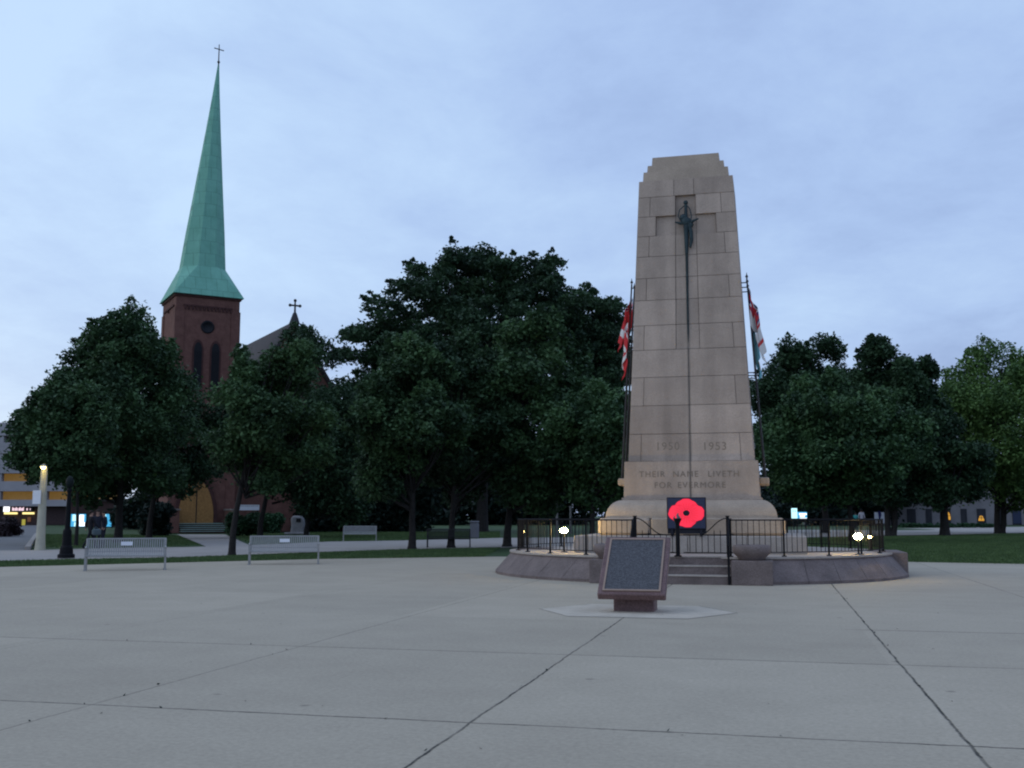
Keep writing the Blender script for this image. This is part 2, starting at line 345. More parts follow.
def shaft_mat(g=1.0):
    """limestone with the dark run-off stain that starts below the bronze sword"""
    m = mat('limestone_shaft', (0.43 * g, 0.335 * g, 0.268 * g), 0.85, var=0.14, vscale=0.9, bump=0.5, bscale=18, speck=0.09)
    nt = m.node_tree; N = nt.nodes.new; L = nt.links.new; b = nt.nodes['Principled BSDF']; src = b.inputs['Base Color'].links[0].from_socket
    tc = N('ShaderNodeTexCoord'); sp = N('ShaderNodeSeparateXYZ'); L(tc.outputs['Object'], sp.inputs[0])
    n = N('ShaderNodeTexNoise'); n.inputs['Scale'].default_value = 1.2; n.inputs['Detail'].default_value = 6
    mp = N('ShaderNodeMapping'); mp.inputs['Scale'].default_value = (6, 6, 1); L(tc.outputs['Object'], mp.inputs[0]); L(mp.outputs[0], n.inputs['Vector'])
    def mth(op, a, c):
        q = N('ShaderNodeMath'); q.operation = op
        for i, v in enumerate((a, c)):
            if isinstance(v, (int, float)): q.inputs[i].default_value = v
            else: L(v, q.inputs[i])
        return q.outputs[0]
    ax = mth('ABSOLUTE', sp.outputs[0], 0); wd = mth('MULTIPLY', n.outputs['Fac'], 0.06)
    mr = N('ShaderNodeMapRange'); L(mth('SUBTRACT', ax, wd), mr.inputs[0]); mr.inputs[1].default_value = -0.02; mr.inputs[2].default_value = 0.025; mr.inputs[3].default_value = 0.6; mr.inputs[4].default_value = 0
    fr = mth('LESS_THAN', sp.outputs[1], -0.6); k = mth('MULTIPLY', mr.outputs[0], fr); k = mth('MULTIPLY', k, mth('LESS_THAN', sp.outputs[2], 9.6))
    mx = N('ShaderNodeMix'); mx.data_type = 'RGBA'; L(k, mx.inputs[0]); L(src, mx.inputs[6]); mx.inputs[7].default_value = (0.085, 0.085, 0.08, 1)
    # vertical weather streaks
    n2 = N('ShaderNodeTexNoise'); n2.inputs['Scale'].default_value = 1.0; n2.inputs['Detail'].default_value = 5; mp2 = N('ShaderNodeMapping'); mp2.inputs['Scale'].default_value = (2.5, 2.5, 0.25); L(tc.outputs['Object'], mp2.inputs[0]); L(mp2.outputs[0], n2.inputs['Vector'])
    mr2 = N('ShaderNodeMapRange'); L(n2.outputs['Fac'], mr2.inputs[0]); mr2.inputs[1].default_value = .35; mr2.inputs[2].default_value = .65; mr2.inputs[3].default_value = .86; mr2.inputs[4].default_value = 1.08
    v = N('ShaderNodeVectorMath'); v.operation = 'SCALE'; L(mx.outputs[2], v.inputs[0]); L(mr2.outputs[0], v.inputs['Scale']); L(v.outputs[0], b.inputs['Base Color'])
    return m
M['shaft'] = shaft_mat(); M['shaft_pale'] = shaft_mat(1.10); M['shaft_dull'] = shaft_mat(.90)

# ================================================================== SETTING
def sheet(name, pts, z, m, th=0.0):
    mb = MB(); n = len(pts)
    mb.add([(p[0], p[1], z) for p in pts], [tuple(range(n))])
    o = mb.build(name, m); tag(o, kind='structure'); return o
def ccw(pts):
    a = sum(pts[i][0] * pts[(i + 1) % len(pts)][1] - pts[(i + 1) % len(pts)][0] * pts[i][1] for i in range(len(pts)))
    return pts if a > 0 else pts[::-1]
def gp(l): return ccw([tuple(G(x, y))[:2] for x, y in l])

sheet('ground', [(-900, -200), (900, -200), (900, 1500), (-900, 1500)], -0.06, M['lawn'])
plaza_pts = ccw([(-70, -25), (-22.7, 27.96), (-15.74, 35.74), (-10.3, 39.3), (-5, 40.6), (1, 39.4), (4.49, 38.13), (7.79, 37.42), (34, 32), (70, 10), (70, -60), (-70, -60)])
mbp = MB(); mbp.prism(plaza_pts, -0.2, 0.0); tag(mbp.build('plaza', M['plaza']), kind='structure')
PX = 2.2
path_l = gp([(-260, 566), (0, 560), (183, 556.5), (320, 551.5), (400, 549), (500, 547), (640, 545), (640, 536), (500, 537.5), (400, 540), (330, 541), (250, 544.5), (185, 546.5), (130, 547), (28, 549.5), (-260, 553)])
sheet('path', path_l, -0.030, M['path_concrete'])
sheet('path', gp([(177, 534), (209, 547), (252, 545.5), (225, 534)]), -0.034, M['path_concrete'])
sheet('road', gp([(-120, 551), (28, 550.5), (35, 536), (39, 526), (40, 521.5), (16, 521.5), (16, 530), (-14, 538), (-120, 544)]), -0.038, M['asphalt'])
sheet('path', gp([(640, 540), (895, 535), (1024, 532.7), (1260, 528.5), (1260, 523), (1024, 526.6), (895, 528.2), (640, 532)]), -0.030, M['path_concrete'])
mk = MB()
a, b_ = G(27.5, 549), G(36.5, 534.5); d = (b_ - a).normalized(); nrm = Vector((-d.y, d.x, 0)) * 0.12
mk.hexa([a - nrm + Vector((0, 0, -.1)), a + nrm + Vector((0, 0, -.1)), b_ + nrm + Vector((0, 0, -.1)), b_ - nrm + Vector((0, 0, -.1)), a - nrm + Vector((0, 0, .12)), a + nrm + Vector((0, 0, .12)), b_ + nrm + Vector((0, 0, .12)), b_ - nrm + Vector((0, 0, .12))][::1])
tag(mk.build('kerb', M['path_concrete']), kind='structure')
# lighter slab round the lectern
pc = (-2.2, 17.62)
pad = [(pc[0] + x, pc[1] + y) for x, y in ((-0.42, -1.5), (1.0, -1.5), (1.6, 0.0), (0.75, 1.45), (-1.25, 1.45), (-1.6, 0.0), (-0.42 - .55, -1.1))]
pad = ccw([(pc[0] + 1.6 * math.cos(t), pc[1] + 1.42 * math.sin(t)) for t in [R(a) for a in (0, 55, 125, 180, 235, 305)]])
sheet('paving_slab', pad, 0.006, M['concrete_new'])
mj = MB()
for i in range(len(pad)):
    if (pad[i][1] + pad[(i + 1) % len(pad)][1]) / 2 < pc[1]: continue
    p, q = Vector((*pad[i], 0)), Vector((*pad[(i + 1) % len(pad)], 0)); t = (q - p).normalized(); nn = Vector((t.y, -t.x, 0)) * 0.022
    mj.add([p + Vector((0, 0, .004)), q + Vector((0, 0, .004)), q + nn + Vector((0, 0, .004)), p + nn + Vector((0, 0, .004))], [(3, 2, 1, 0)])
tag(mj.build('slab_joint', M['soil']), kind='structure')

# ---- leaf clouds
def quads_mesh(name, C, size, m, parent=None, tone=None, up=0.35, aspect=0.6, loc=None, z0=None):
    n = len(C); a = RNG.normal(size=(n, 3)); a[:, 2] += up * np.sign(a[:, 2] + 1e-6); a /= np.linalg.norm(a, axis=1)[:, None]
    t = RNG.normal(size=(n, 3)); u = np.cross(a, t); u /= np.linalg.norm(u, axis=1)[:, None]; w = np.cross(a, u)
    s = (size * RNG.uniform(0.6, 1.3, n))[:, None]
    V = np.empty((n, 4, 3)); V[:, 0] = C - u * s; V[:, 1] = C - w * s * aspect; V[:, 2] = C + u * s; V[:, 3] = C + w * s * aspect
    V[:, 2] += a * s * 0.25
    if z0 is not None: V[:, :, 2] = np.maximum(V[:, :, 2], z0)
    me = bpy.data.meshes.new(name); me.vertices.add(n * 4); me.loops.add(n * 4); me.polygons.add(n)
    me.vertices.foreach_set('co', V.reshape(-1).astype(np.float32)); me.loops.foreach_set('vertex_index', np.arange(n * 4, dtype=np.int32))
    me.polygons.foreach_set('loop_start', np.arange(0, n * 4, 4, dtype=np.int32)); me.polygons.foreach_set('loop_total', np.full(n, 4, dtype=np.int32))
    at = me.attributes.new('tone', 'FLOAT', 'FACE'); at.data.foreach_set('value', (tone if tone is not None else RNG.uniform(0, 1, n)).astype(np.float32))
    me.materials.append(m); me.update(); me.validate()
    o = bpy.data.objects.new(name, me); SC.collection.objects.link(o)
    if parent: o.parent = parent
    if loc is not None: o.location = loc
    return o

def clump_points(cs, rs, per, flat=0.75):
    out = []; tn = []
    for c, r, k in zip(cs, rs, per):
        d = RNG.normal(size=(k, 3)); d /= np.linalg.norm(d, axis=1)[:, None]
        rr = r * RNG.uniform(0.15, 1.0, k) ** 0.55 * RNG.choice([1, 1, 1, 1.3], k)
        p = d * rr[:, None]; p[:, 2] *= flat; p[:, 2] -= 0.18 * (p[:, 0] ** 2 + p[:, 1] ** 2) / max(r, .1)
        out.append(p + c); tn.append(np.clip(RNG.uniform(0, .75) + RNG.uniform(0, .25, k), 0, 1))
    return np.concatenate(out), np.concatenate(tn)

def tree(base, x0, x1, yt, yb, leafm, label, nclump=70, nleaf=22000, lsize=0.16, tr=0.16, group=None, flat=0.75, layered=False, bark='bark', cat='tree', name='tree', depth_r=None, lean=0.0, clr=0.34, stems=1, shape=1.0, shift=0.0, flare=1.7):
    """base: photo position of the foot; x0..x1, yt..yb: extent of the crown seen at the distance of the trunk"""
    B = G(*base); D = depth(B)
    Pl, Pr = (x0 + x1) / 2, (x1 - x0) / 2 / F * D
    top = EYE + ((514 - yt) / F) * D * 1.005; bot = EYE + ((514 - yb) / F) * D
    ctr_off = (Pl - base[0]) / F * D - (512 - base[0]) / 8600 * (514 - (yt + yb) / 2) / F * D
    cx = RI * ctr_off + Vector((-math.sin(YAW), math.cos(YAW), 0)) * shift; hx = Pr; hz = (top - bot) / 2; cz = (top + bot) / 2
    hy = depth_r or hx * 0.9
    root = empty(name, B, 0, label=label, cat=cat, group=group)
    cs = []; rs = []
    tries = 0
    while len(cs) < nclump and tries < 9000:
        tries += 1
        q = RNG.uniform(-1, 1, 3); l = np.linalg.norm(q)
        if l > 1 or l < 0.45: continue
        if layered:
            if l < 0.55 or q[2] < -0.5: continue
        # crown narrower at the top, rounded shoulders
        w = 1.0 if q[2] < 0.1 else 1.0 - 0.30 * shape * (q[2] - 0.1)
        r = clr * (0.75 + 0.5 * RNG.random()) * min(hx, hz * 1.1) * (0.8 if q[2] > 0.4 else 1.0)
        sx = max(hx - r * 0.62, .1); sy = max(hy - r * 0.62, .1); sz = max(hz - r * 0.5, .1)
        cs.append(np.array([cx.x + q[0] * w * sx * RI.x + q[1] * w * sy * (-math.sin(YAW)), cx.y + q[0] * w * sx * RI.y + q[1] * w * sy * math.cos(YAW), cz + q[2] * sz])); rs.append(r)
    for i in range(int(nclump * 1.1)):      # loose sprigs that break the outline
        j = RNG.integers(len(cs)); d_ = RNG.normal(size=3); d_ /= np.linalg.norm(d_); o_ = cs[j] - np.array([cx.x, cx.y, cz]); o_ /= np.linalg.norm(o_) + 1e-6
        d_ = d_ * .6 + o_; d_ /= np.linalg.norm(d_); rr = rs[j]; cs.append(cs[j] + d_ * rr * RNG.uniform(.75, 1.12) * np.array([1, 1, .85])); rs.append(rr * RNG.uniform(.2, .42))
    A_ = np.array(cs); rr_ = np.array(rs)          # no clump may float free of the crown
    dd = np.linalg.norm(A_[:, None] - A_[None], axis=2) - .72 * (rr_[:, None] + rr_[None])
    reach = {int(np.argmin(np.linalg.norm(A_ - A_.mean(0), axis=1)))}; front = list(reach)
    while front:
        q_ = front.pop()
        for w_ in np.nonzero(dd[q_] < 0)[0]:
            if int(w_) not in reach: reach.add(int(w_)); front.append(int(w_))
    if len(reach) > .6 * len(cs): cs = [cs[i] for i in sorted(reach)]; rs = [rs[i] for i in sorted(reach)]
    rs = np.array(rs); per = np.maximum(30, (nleaf * 1.45 * rs ** 2 / (rs ** 2).sum())).astype(int)
    pts, tn = clump_points(cs, rs, per, flat)
    # loose sprigs beyond the outline
    quads_mesh('crown', pts, lsize * .74, M[leafm], root, tn)
    mb = MB(); zf = max(bot * 0.9, 1.2) if stems == 1 else 0.8
    cxv = Vector((cx.x, cx.y, 0))
    for s in range(stems):
        off = Vector((0, 0, 0)) if stems == 1 else RI * (0.45 * (s - (stems - 1) / 2))
        mb.tube([off * .6 + Vector((0, 0, -.15)), off * .7 + Vector((0, 0, .12)), off + Vector((0.02, 0, zf * .5)), off * 1.3 + cxv * .08 + Vector((0, 0, zf)), off + cxv * .5 + Vector((0.1, 0, cz)), cxv + Vector((0, 0, top - hz * .35))],
                [tr * flare, tr * (.4 + flare * .45), tr * .95, tr * .85, tr * .5, tr * .12], 9)
    ids = RNG.choice(min(int(nclump * .9), len(cs)), min(26, len(cs)), replace=False)
    for i in ids:
        c = Vector(cs[i]); t = min(max((c.z - zf) / (top - zf), 0.0), 1) * 0.5; st = Vector((cxv.x * .3, cxv.y * .3, zf + (cz - zf) * t))
        md = st.lerp(c, .5) + Vector((0, 0, -0.08 * (c - st).length)); mb.tube([st, md, c], [tr * .42, tr * .26, tr * .07], 5, cap=False)
    mb.build('trunk', M[bark], root)
    return root

# ================================================================== MONUMENT
AX, AYC = -2.08, 30.0      # axis of the monument
PH = 0.60                  # platform height
RB, RT = 5.50, 5.10        # foot and top radius of the battered wall
def pol(t, r): return (math.sin(t) * r, -math.cos(t) * r)     # t measured from the front

plat = empty('memorial_platform', (AX, AYC, 0), label='round pinkish granite platform with sloping sides and front steps under the stone monument', cat='platform')
def batter(t0, t1, n):
    mb = MB()
    for i in range(n):
        a, b = t0 + (t1 - t0) * i / n, t0 + (t1 - t0) * (i + 1) / n; e = 0.0011
        a += e; b -= e; sub = 2
        skew = R(1.6)
        for j in range(sub):
            p, q = a + (b - a) * j / sub, a + (b - a) * (j + 1) / sub
            lo = [pol(p, RB), pol(q, RB)]; hi = [pol(p + skew, RT), pol(q + skew, RT)]; inn = [pol(p, RT - .25), pol(q, RT - .25)]
            vs = [(*pol(p, RB + .02), 0), (*pol(q, RB + .02), 0), (*pol(p, RB + .02), .07), (*pol(q, RB + .02), .07), (*pol(p, RB), .085), (*pol(q, RB), .085), (*hi[0], PH - .07), (*hi[1], PH - .07), (*pol(p + skew, RT), PH - .02), (*pol(q + skew, RT), PH - .02), (*inn[0], PH - .02), (*inn[1], PH - .02)]
            fs = [(0, 1, 3, 2), (2, 3, 5, 4), (4, 5, 7, 6), (6, 7, 9, 8), (8, 9, 11, 10)]
            if j == 0: fs.append((0, 2, 4, 6, 8, 10))
            if j == sub - 1: fs.append((11, 9, 7, 5, 3, 1))
            mb.add(vs, fs)
    # joint backing just behind
    for i in range(n * 2):
        a, b = t0 + (t1 - t0) * i / (n * 2), t0 + (t1 - t0) * (i + 1) / (n * 2); k = .012
        vs = [(*pol(a, RB - k), 0.0), (*pol(b, RB - k), 0.0), (*pol(b, RB - k), .08), (*pol(a, RB - k), .08), (*pol(b + R(1.6), RT - k), PH - .075), (*pol(a + R(1.6), RT - k), PH - .075)]
        mb.add(vs, [(0, 1, 2, 3), (3, 2, 4, 5)], 1)
    return mb
CA = math.asin(2.03 / RB)
SA = R(77.5); SB = R(102)
for t0, t1, n in ((CA, SA, 6), (SB, math.pi, 7), (-SA, -CA, 6), (-math.pi, -SB, 7)):
    batter(t0, t1, n).build('battered_wall', [M['granite_pink'], M['granite_joint']], plat)
# floor with coping
mb = MB(); n = 72; ring = []
pts = [pol(2 * math.pi * i / n, RT + .03) for i in range(n)]
pts = [p if not (abs(p[0]) < 1.16 and p[1] < 0) else (p[0], -4.72) for p in pts]
mb.prism(ccw(pts), PH - .045, PH)
fl = mb.build('floor', M['granite_light'], plat)
mb = MB(); mb.prism(ccw([pol(2 * math.pi * i / 48, RT - .35) for i in range(48) if not (abs(pol(2 * math.pi * i / 48, 5)[0]) < 1.2 and pol(2 * math.pi * i / 48, 5)[1] < 0)]), 0.0, PH - .05)
mb.build('core', M['granite_pink'], plat)
# front steps: three risers between the pedestals
yf = -5.40
for i, (y0, z1) in enumerate(((yf, .20), (yf + .34, .40), (yf + .68, PH))):
    mb = MB(); mb.box((0, (y0 + -4.45) / 2, z1 / 2 - .01), (2.26 - .004 * i, (-4.45 - y0), z1 - .02)); mb.box((0, (y0 - .02 - 4.47) / 2 + 0.0, z1 - .012 + .006), (2.26 - .004 * i - .002, (-4.47 - y0 + .02), .028))
    mb.mi = [0] * 6 + [1] * 6
    mb.build('step', [M['granite_pink'], M['granite_light']], plat)
for s in (-1, 1):
    mb = MB(); x0, x1 = 1.15, 2.06; cx = s * (x0 + x1) / 2
    mb.rbox((cx, -4.95, PH / 2 - .03), (x1 - x0, .98, PH - .06), .012); mb.build('pedestal', M['granite_pink'], plat)
    mb = MB(); mb.rbox((s * 4.6 + (.41 if s > 0 else .03), 0.2, PH / 2), (.8, 2.3, PH + .01), .02); mb.build('side_block', M['granite_pink'], plat)

def bowl(x, y, label):
    r = empty('stone_bowl', (x, y, PH - .06), label=label, cat='bowl', group='shallow stone bowls on the pedestals beside the steps')
    mb = MB(); mb.lathe([(0, 0), (.27, 0), (.30, .03), (.31, .06), (.40, .14), (.435, .22), (.43, .29), (.40, .335), (.36, .345), (.33, .32), (.28, .27), (0, .24)], n=36)
    mb.build('bowl', M['granite_pink'], r)
    mb = MB(); mb.lathe([(0, .262), (.2, .27), (.285, .262)], n=20); mb.build('soil', M['soil'], r)
bowl(AX + 1.60, AYC - 4.98, 'round shallow stone bowl on the pedestal right of the front steps')
bowl(AX - 1.60, AYC - 4.98, 'round shallow stone bowl on the pedestal partly hidden behind the bronze plaque')

mon = empty('stone_cenotaph', (AX, AYC, PH), label='tall tapering pale stone war memorial with stepped top and a bronze sword on its front', cat='monument')
def zz(z): return z - PH
# lower step (front at Y 27.2), base, ogee plinth
mb = MB()
for i in range(4):
    x0, x1 = -2.9 + 5.8 * i / 4, -2.9 + 5.8 * (i + 1) / 4
    mb.rbox(((x0 + x1) / 2, 0, .215), (x1 - x0 - .012, 5.6, .43), .015)
mb.box((0, 0, .2), (5.74, 5.54, .4), mi=1); mb.build('lower_step', [M['granite_light'], M['limestone_joint']], mon)
mb = MB()
for i in range(3):
    x0, x1 = (-2.4, -1.0, 1.0, 2.4)[i], (-2.4, -1.0, 1.0, 2.4)[i + 1]
    mb.rbox(((x0 + x1) / 2, 0, .43 + .225), (x1 - x0 - .012, 4.1, .445), .07 if i != 1 else .03)
mb.box((0, 0, .64), (4.66, 4.0, .38), mi=1); mb.build('base_course', [M['limestone'], M['limestone_joint']], mon)
mb = MB()
prof = []
for i in range(9):
    t = i / 8 * math.pi / 2; prof.append((1.83 + .40 * math.cos(t) - .02, .875 + .475 * math.sin(t)))   # convex shoulder
prof = [(2.23, .872)] + prof[0:] + [(1.80, 1.36)]
rings = []
for hx, z in prof:
    hy = hx - .33; rings.append([(-hx, -hy, z), (hx, -hy, z), (hx, hy, z), (-hx, hy, z)])
vs = [p for r_ in rings for p in r_]; fs = []
for j in range(len(rings) - 1):
    for i in range(4): a = j * 4 + i; b = j * 4 + (i + 1) % 4; fs.append((a, b, b + 4, a + 4))
fs.append(tuple(range(len(vs) - 4, len(vs)))); mb.add(vs, fs); mb.build('plinth', M['limestone'], mon)
# die
mb = MB()
mb.box((0, 0, zz(1.985)), (3.66, 2.96, .05)); 
for s in (-1, 1):
    x0, x1 = (-1.0, -.004) if s < 0 else (.004, 1.0)
    f = lambda x, z: x * (1.78 - .03 * (z - 2.01))
    mb.hexa([(f(x0, 2.01), -1.43, zz(2.012)), (f(x1, 2.01), -1.43, zz(2.012)), (f(x1, 2.01), 1.43, zz(2.012)), (f(x0, 2.01), 1.43, zz(2.012)), (f(x0, 2.98), -1.41, zz(2.98)), (f(x1, 2.98), -1.41, zz(2.98)), (f(x1, 2.98), 1.41, zz(2.98)), (f(x0, 2.98), 1.41, zz(2.98))])
mb.box((0, 0, zz(2.5)), (3.3, 2.78, .9), mi=1)
mb.build('die', [M['shaft'], M['limestone_joint']], mon)
for s in (-1, 1):
    for y in (-.62, 0, .62):
        mb = MB(); mb.rbox((s * 1.90, y, zz(2.46)), (.26, .22, .2), .03); mb.build('pole_socket', M['limestone'], mon)
# shaft of coursed blocks
Z0, Z1, H0, H1, D0, D1 = 2.985, 10.86, 1.655, 1.290, 1.30, 1.00
def hw(z): return H0 + (H1 - H0) * (z - Z0) / (Z1 - Z0)
def hd(z): return D0 + (D1 - D0) * (z - Z0) / (Z1 - Z0)
yl = [461, 434, 406, 378, 351, 326.5, 301.5, 279.5, 258, 237.5, 218, 198.5, 182]
zs = [AY(636, y, 28.85).z for y in yl]; zs = [Z0 + (z - zs[0]) * (Z1 - Z0) / (zs[-1] - zs[0]) for z in zs]
zs = zs[::-1]   # top first
cuts = {1: [-.25, .17], 2: [-.75, -.22, .20, .72], 3: [-.62, -.22, .20, .60], 4: [-.75, -.22, .20, .75], 5: [-.22, .20], 6: [-.78, -.22, .20, .78], 7: [-.22, .20], 8: [-.80, -.22, .20, .80], 9: [0.0], 10: [-.78, 0, .78], 11: [0.0], 12: [-.80, 0.0, .80]}
mb = MB()
for k in range(1, 13):
    za, zb = zs[k], zs[k - 1]; c = [-1.0] + cuts[k] + [1.0]; g_ = .006
    for i in range(len(c) - 1):
        rec = 0.0
        mid = (c[i] + c[i + 1]) / 2
        if k in (2, 3) and abs(mid) < .1: rec = .09
        if k == 3 and .2 < abs(mid) < .5: rec = .075
        if 4 <= k <= 8 and abs(mid) < .1: rec = .016
        P = []
        for z in (za + g_, zb - g_):
            x0 = c[i] * hw(z) + (g_ if i else 0); x1 = c[i + 1] * hw(z) - (g_ if i < len(c) - 2 else 0)
            P += [(x0, -hd(z) + rec, zz(z)), (x1, -hd(z) + rec, zz(z)), (x1, hd(z), zz(z)), (x0, hd(z), zz(z))]
        mb.hexa(P, random.choice((0, 0, 2, 3)))
P = []
for z in (Z0, Z1):
    k = .02; P += [(-hw(z) + k, -hd(z) + .1, zz(z)), (hw(z) - k, -hd(z) + .1, zz(z)), (hw(z) - k, hd(z) - k, zz(z)), (-hw(z) + k, hd(z) - k, zz(z))]
mb.hexa(P, 1)
P = []
for z in (Z0, zs[8] if False else Z1):
    pass
mb.build('shaft', [M['shaft'], M['limestone_joint'], M['shaft_pale'], M['shaft_dull']], mon)
mb = MB()
for (x, d_, z0_, z1_) in ((1.175, .95, Z1 + .003, 11.13), (1.06, .90, 11.133, 11.33), (.93, .86, 11.333, 11.57)):
    mb.hexa([(-x - .01, -d_ - .01, zz(z0_)), (x + .01, -d_ - .01, zz(z0_)), (x + .01, d_, zz(z0_)), (-x - .01, d_, zz(z0_)), (-x + .01, -d_, zz(z1_)), (x - .01, -d_, zz(z1_)), (x - .01, d_, zz(z1_)), (-x + .01, d_, zz(z1_))])
mb.build('stepped_cap', M['limestone'], mon)
# sword: blade pointing down, cross hilt with crown ornament and hanging scabbard strap
def fy(z): return -hd(z)
mb = MB()
def sy(z, off=.05): return fy(z) - off
ztip, zh, zt = 6.15, 9.62, 10.22
mb.add([(-.045, sy(zh, .0), zz(zh)), (0, sy(zh, .06), zz(zh)), (.045, sy(zh, .0), zz(zh)), (-.022, sy(6.5, .0), zz(6.5)), (0, sy(6.5, .04), zz(6.5)), (.022, sy(6.5, .0), zz(6.5)), (0, sy(ztip, .01), zz(ztip))],
       [(0, 3, 4, 1), (1, 4, 5, 2), (3, 6, 4), (4, 6, 5)])
mb.build('sword_blade', M['bronze_green'], mon)
mb = MB()
mb.tube([(0, sy(9.6), zz(9.55)), (0, sy(10.1), zz(10.08))], [.05, .038], 8); mb.ball((0, sy(10.12), zz(10.14)), .065)
mb.tube([(-.30, sy(9.55, .06), zz(9.60)), (-.15, sy(9.55, .06), zz(9.55)), (.15, sy(9.55, .06), zz(9.58)), (.34, sy(9.55, .06), zz(9.66))], [.02, .045, .045, .02], 7)
mb.ball((0, sy(9.6, .07), zz(9.60)), .12, sc=(1.15, .5, 1)); mb.ball((-.07, sy(9.7, .05), zz(9.72)), .10, sc=(1, .5, 1)); mb.ball((.10, sy(9.5, .05), zz(9.50)), .10, sc=(1, .5, 1))
for s in (-1, 1):   # knuckle guards
    mb.tube([(s * .03, sy(10.08), zz(10.06)), (s * .14 - .03, sy(9.95), zz(9.95)), (s * .18 - .03, sy(9.8), zz(9.76)), (s * .13, sy(9.6), zz(9.6))], .016, 6)
mb.tube([(.08, sy(9.5, .05), zz(9.5)), (.13, sy(9.3, .05), zz(9.3)), (.14, sy(9.1, .05), zz(9.05)), (.10, sy(9.0, .05), zz(8.86))], [.05, .055, .05, .03], 7)
mb.tube([(0, sy(9.4, .03), zz(9.5)), (0, sy(9.1, .03), zz(9.1)), (0, sy(8.7, .03), zz(8.7))], [.075, .06, .045], 7)
mb.build('sword_hilt', M['bronze_green'], mon)

def text_part(name, body, size, loc, parent, m, rot=(R(90), 0, 0), ext=0.0015, spacing=1.0):
    cu = bpy.data.curves.new(name, 'FONT'); cu.body = body; cu.size = size; cu.align_x = 'CENTER'; cu.align_y = 'CENTER'; cu.extrude = ext; cu.space_character = spacing; cu.space_word = 1.5
    t = bpy.data.objects.new(name, cu); SC.collection.objects.link(t); dg = bpy.context.evaluated_depsgraph_get()
    me = bpy.data.meshes.new_from_object(t.evaluated_get(dg)); bpy.data.objects.remove(t); me.materials.clear(); me.materials.append(m); me.name = name
    o = bpy.data.objects.new(name, me); SC.collection.objects.link(o); o.parent = parent; o.location = loc; o.rotation_euler = rot; return o
def tz(py, Y): return AY(690, py, Y).z
for body, px, py, size in (('1950', 667.5, 446.5, .30), ('1953', 714.5, 446.5, .30)):
    w = AY(px, py, 28.72); text_part('date_inscription', body, size, (w.x - AX, -hd(w.z) - .001, zz(w.z)), mon, M['engraving'], (R(90 - 2.2), 0, 0), spacing=1.12)
for body, px, py in (('THEIR', 652, 474.5), ('NAME', 685.5, 474.3), ('LIVETH', 723.5, 474), ('FOR', 663, 485.5), ('EVERMORE', 701.5, 485.2)):
    w = AY(px, py, 28.58); text_part('inscription_word', body, .225, (w.x - AX, -1.436 + .02 * (w.z - 2.01), zz(w.z)), mon, M['engraving'], (R(90 - 1.2), 0, 0), spacing=1.2)


# ---- flagpoles and hanging flags
def cloth(name, colorf, mats, loc, label, W_, Hh, drop, out, sgn, phase, n=34, mrows=26, lean=0.0):
    """a limp flag: hoist (v) along the pole, the fly (u) falls under its own weight into folds"""
    mb = MB(); vs = []
    for j in range(mrows + 1):
        v = j / mrows
        for i in range(n + 1):
            u = i / n
            k = u ** 0.75
            fall = drop * (u * (0.75 + 0.25 * (1 - v)))
            spread = out * (math.sin(min(u * 1.5, 1) * math.pi / 2)) * (0.55 + 0.45 * v)
            fold = 0.075 * math.sin(u * 17 + phase + v * 2.1) * min(1, u * 3)
            x = sgn * (0.03 + spread * 0.55 + 0.9 * fold) + lean * (v * Hh + fall)
            y = -0.02 + spread * 0.35 * math.cos(phase) + 0.085 * math.cos(u * 15 + phase * 1.7 + v)
            vs.append((x, y, -v * Hh - fall))
    fs = []
    for j in range(mrows):
        for i in range(n):
            a = j * (n + 1) + i; mb.mi.append(colorf((i + .5) / n, (j + .5) / mrows)); mb.sm.append(True); fs.append((a, a + 1, a + n + 2, a + n + 1))
    mb.v = vs; mb.f = fs
    o = mb.build(name, mats, None, loc); tag(o, label, 'flag')
    sd = o.modifiers.new('thick', 'SOLIDIFY'); sd.thickness = 0.006; sd.offset = 0
    return o
def leaf_shape(x, y):
    P = [(0, .5), (.09, .33), (.19, .38), (.15, .12), (.27, .24), (.30, .17), (.44, .20), (.40, .08), (.47, .03), (.25, -.17), (.28, -.25), (.03, -.21), (.03, -.45), (-.03, -.45), (-.03, -.21), (-.28, -.25), (-.25, -.17), (-.47, .03), (-.40, .08), (-.44, .20), (-.30, .17), (-.27, .24), (-.15, .12), (-.19, .38), (-.09, .33)]
    c = False
    for i in range(len(P)):
        (x1, y1), (x2, y2) = P[i], P[i - 1]
        if (y1 > y) != (y2 > y) and x < (x2 - x1) * (y - y1) / (y2 - y1) + x1: c = not c
    return c
def canada(u, v):
    if u < .25 or u > .75: return 0
    return 0 if leaf_shape((u - .5) * 2 / 1.05, .5 - v) else 1
def union(u, v):
    if abs(u - .5) < .09 or abs(v - .5) < .13: return 0
    if abs(u - .5) < .14 or abs(v - .5) < .2: return 1
    if abs(abs(u - .5) - abs(v - .5)) < .06: return 1
    return 2
def ensign_white(u, v):
    if u < .46 and v < .46: return union(u / .46, v / .46)
    return 0 if (abs(u - .5) < .04 or abs(v - .5) < .06) else 1
def ensign_red(u, v):
    if u < .30 and v < .40: return union(u / .30, v / .40)
    return 1 if (u - .75) ** 2 * 3 + (v - .5) ** 2 < .03 else 0
def ensign_air(u, v):
    if u < .46 and v < .46: return union(u / .46, v / .46)
    return 4 if u > .80 and v < .5 else 3
FM = [M['flag_red'], M['flag_white'], M['flag_navy'], M['flag_sky'], M['flag_cream']]
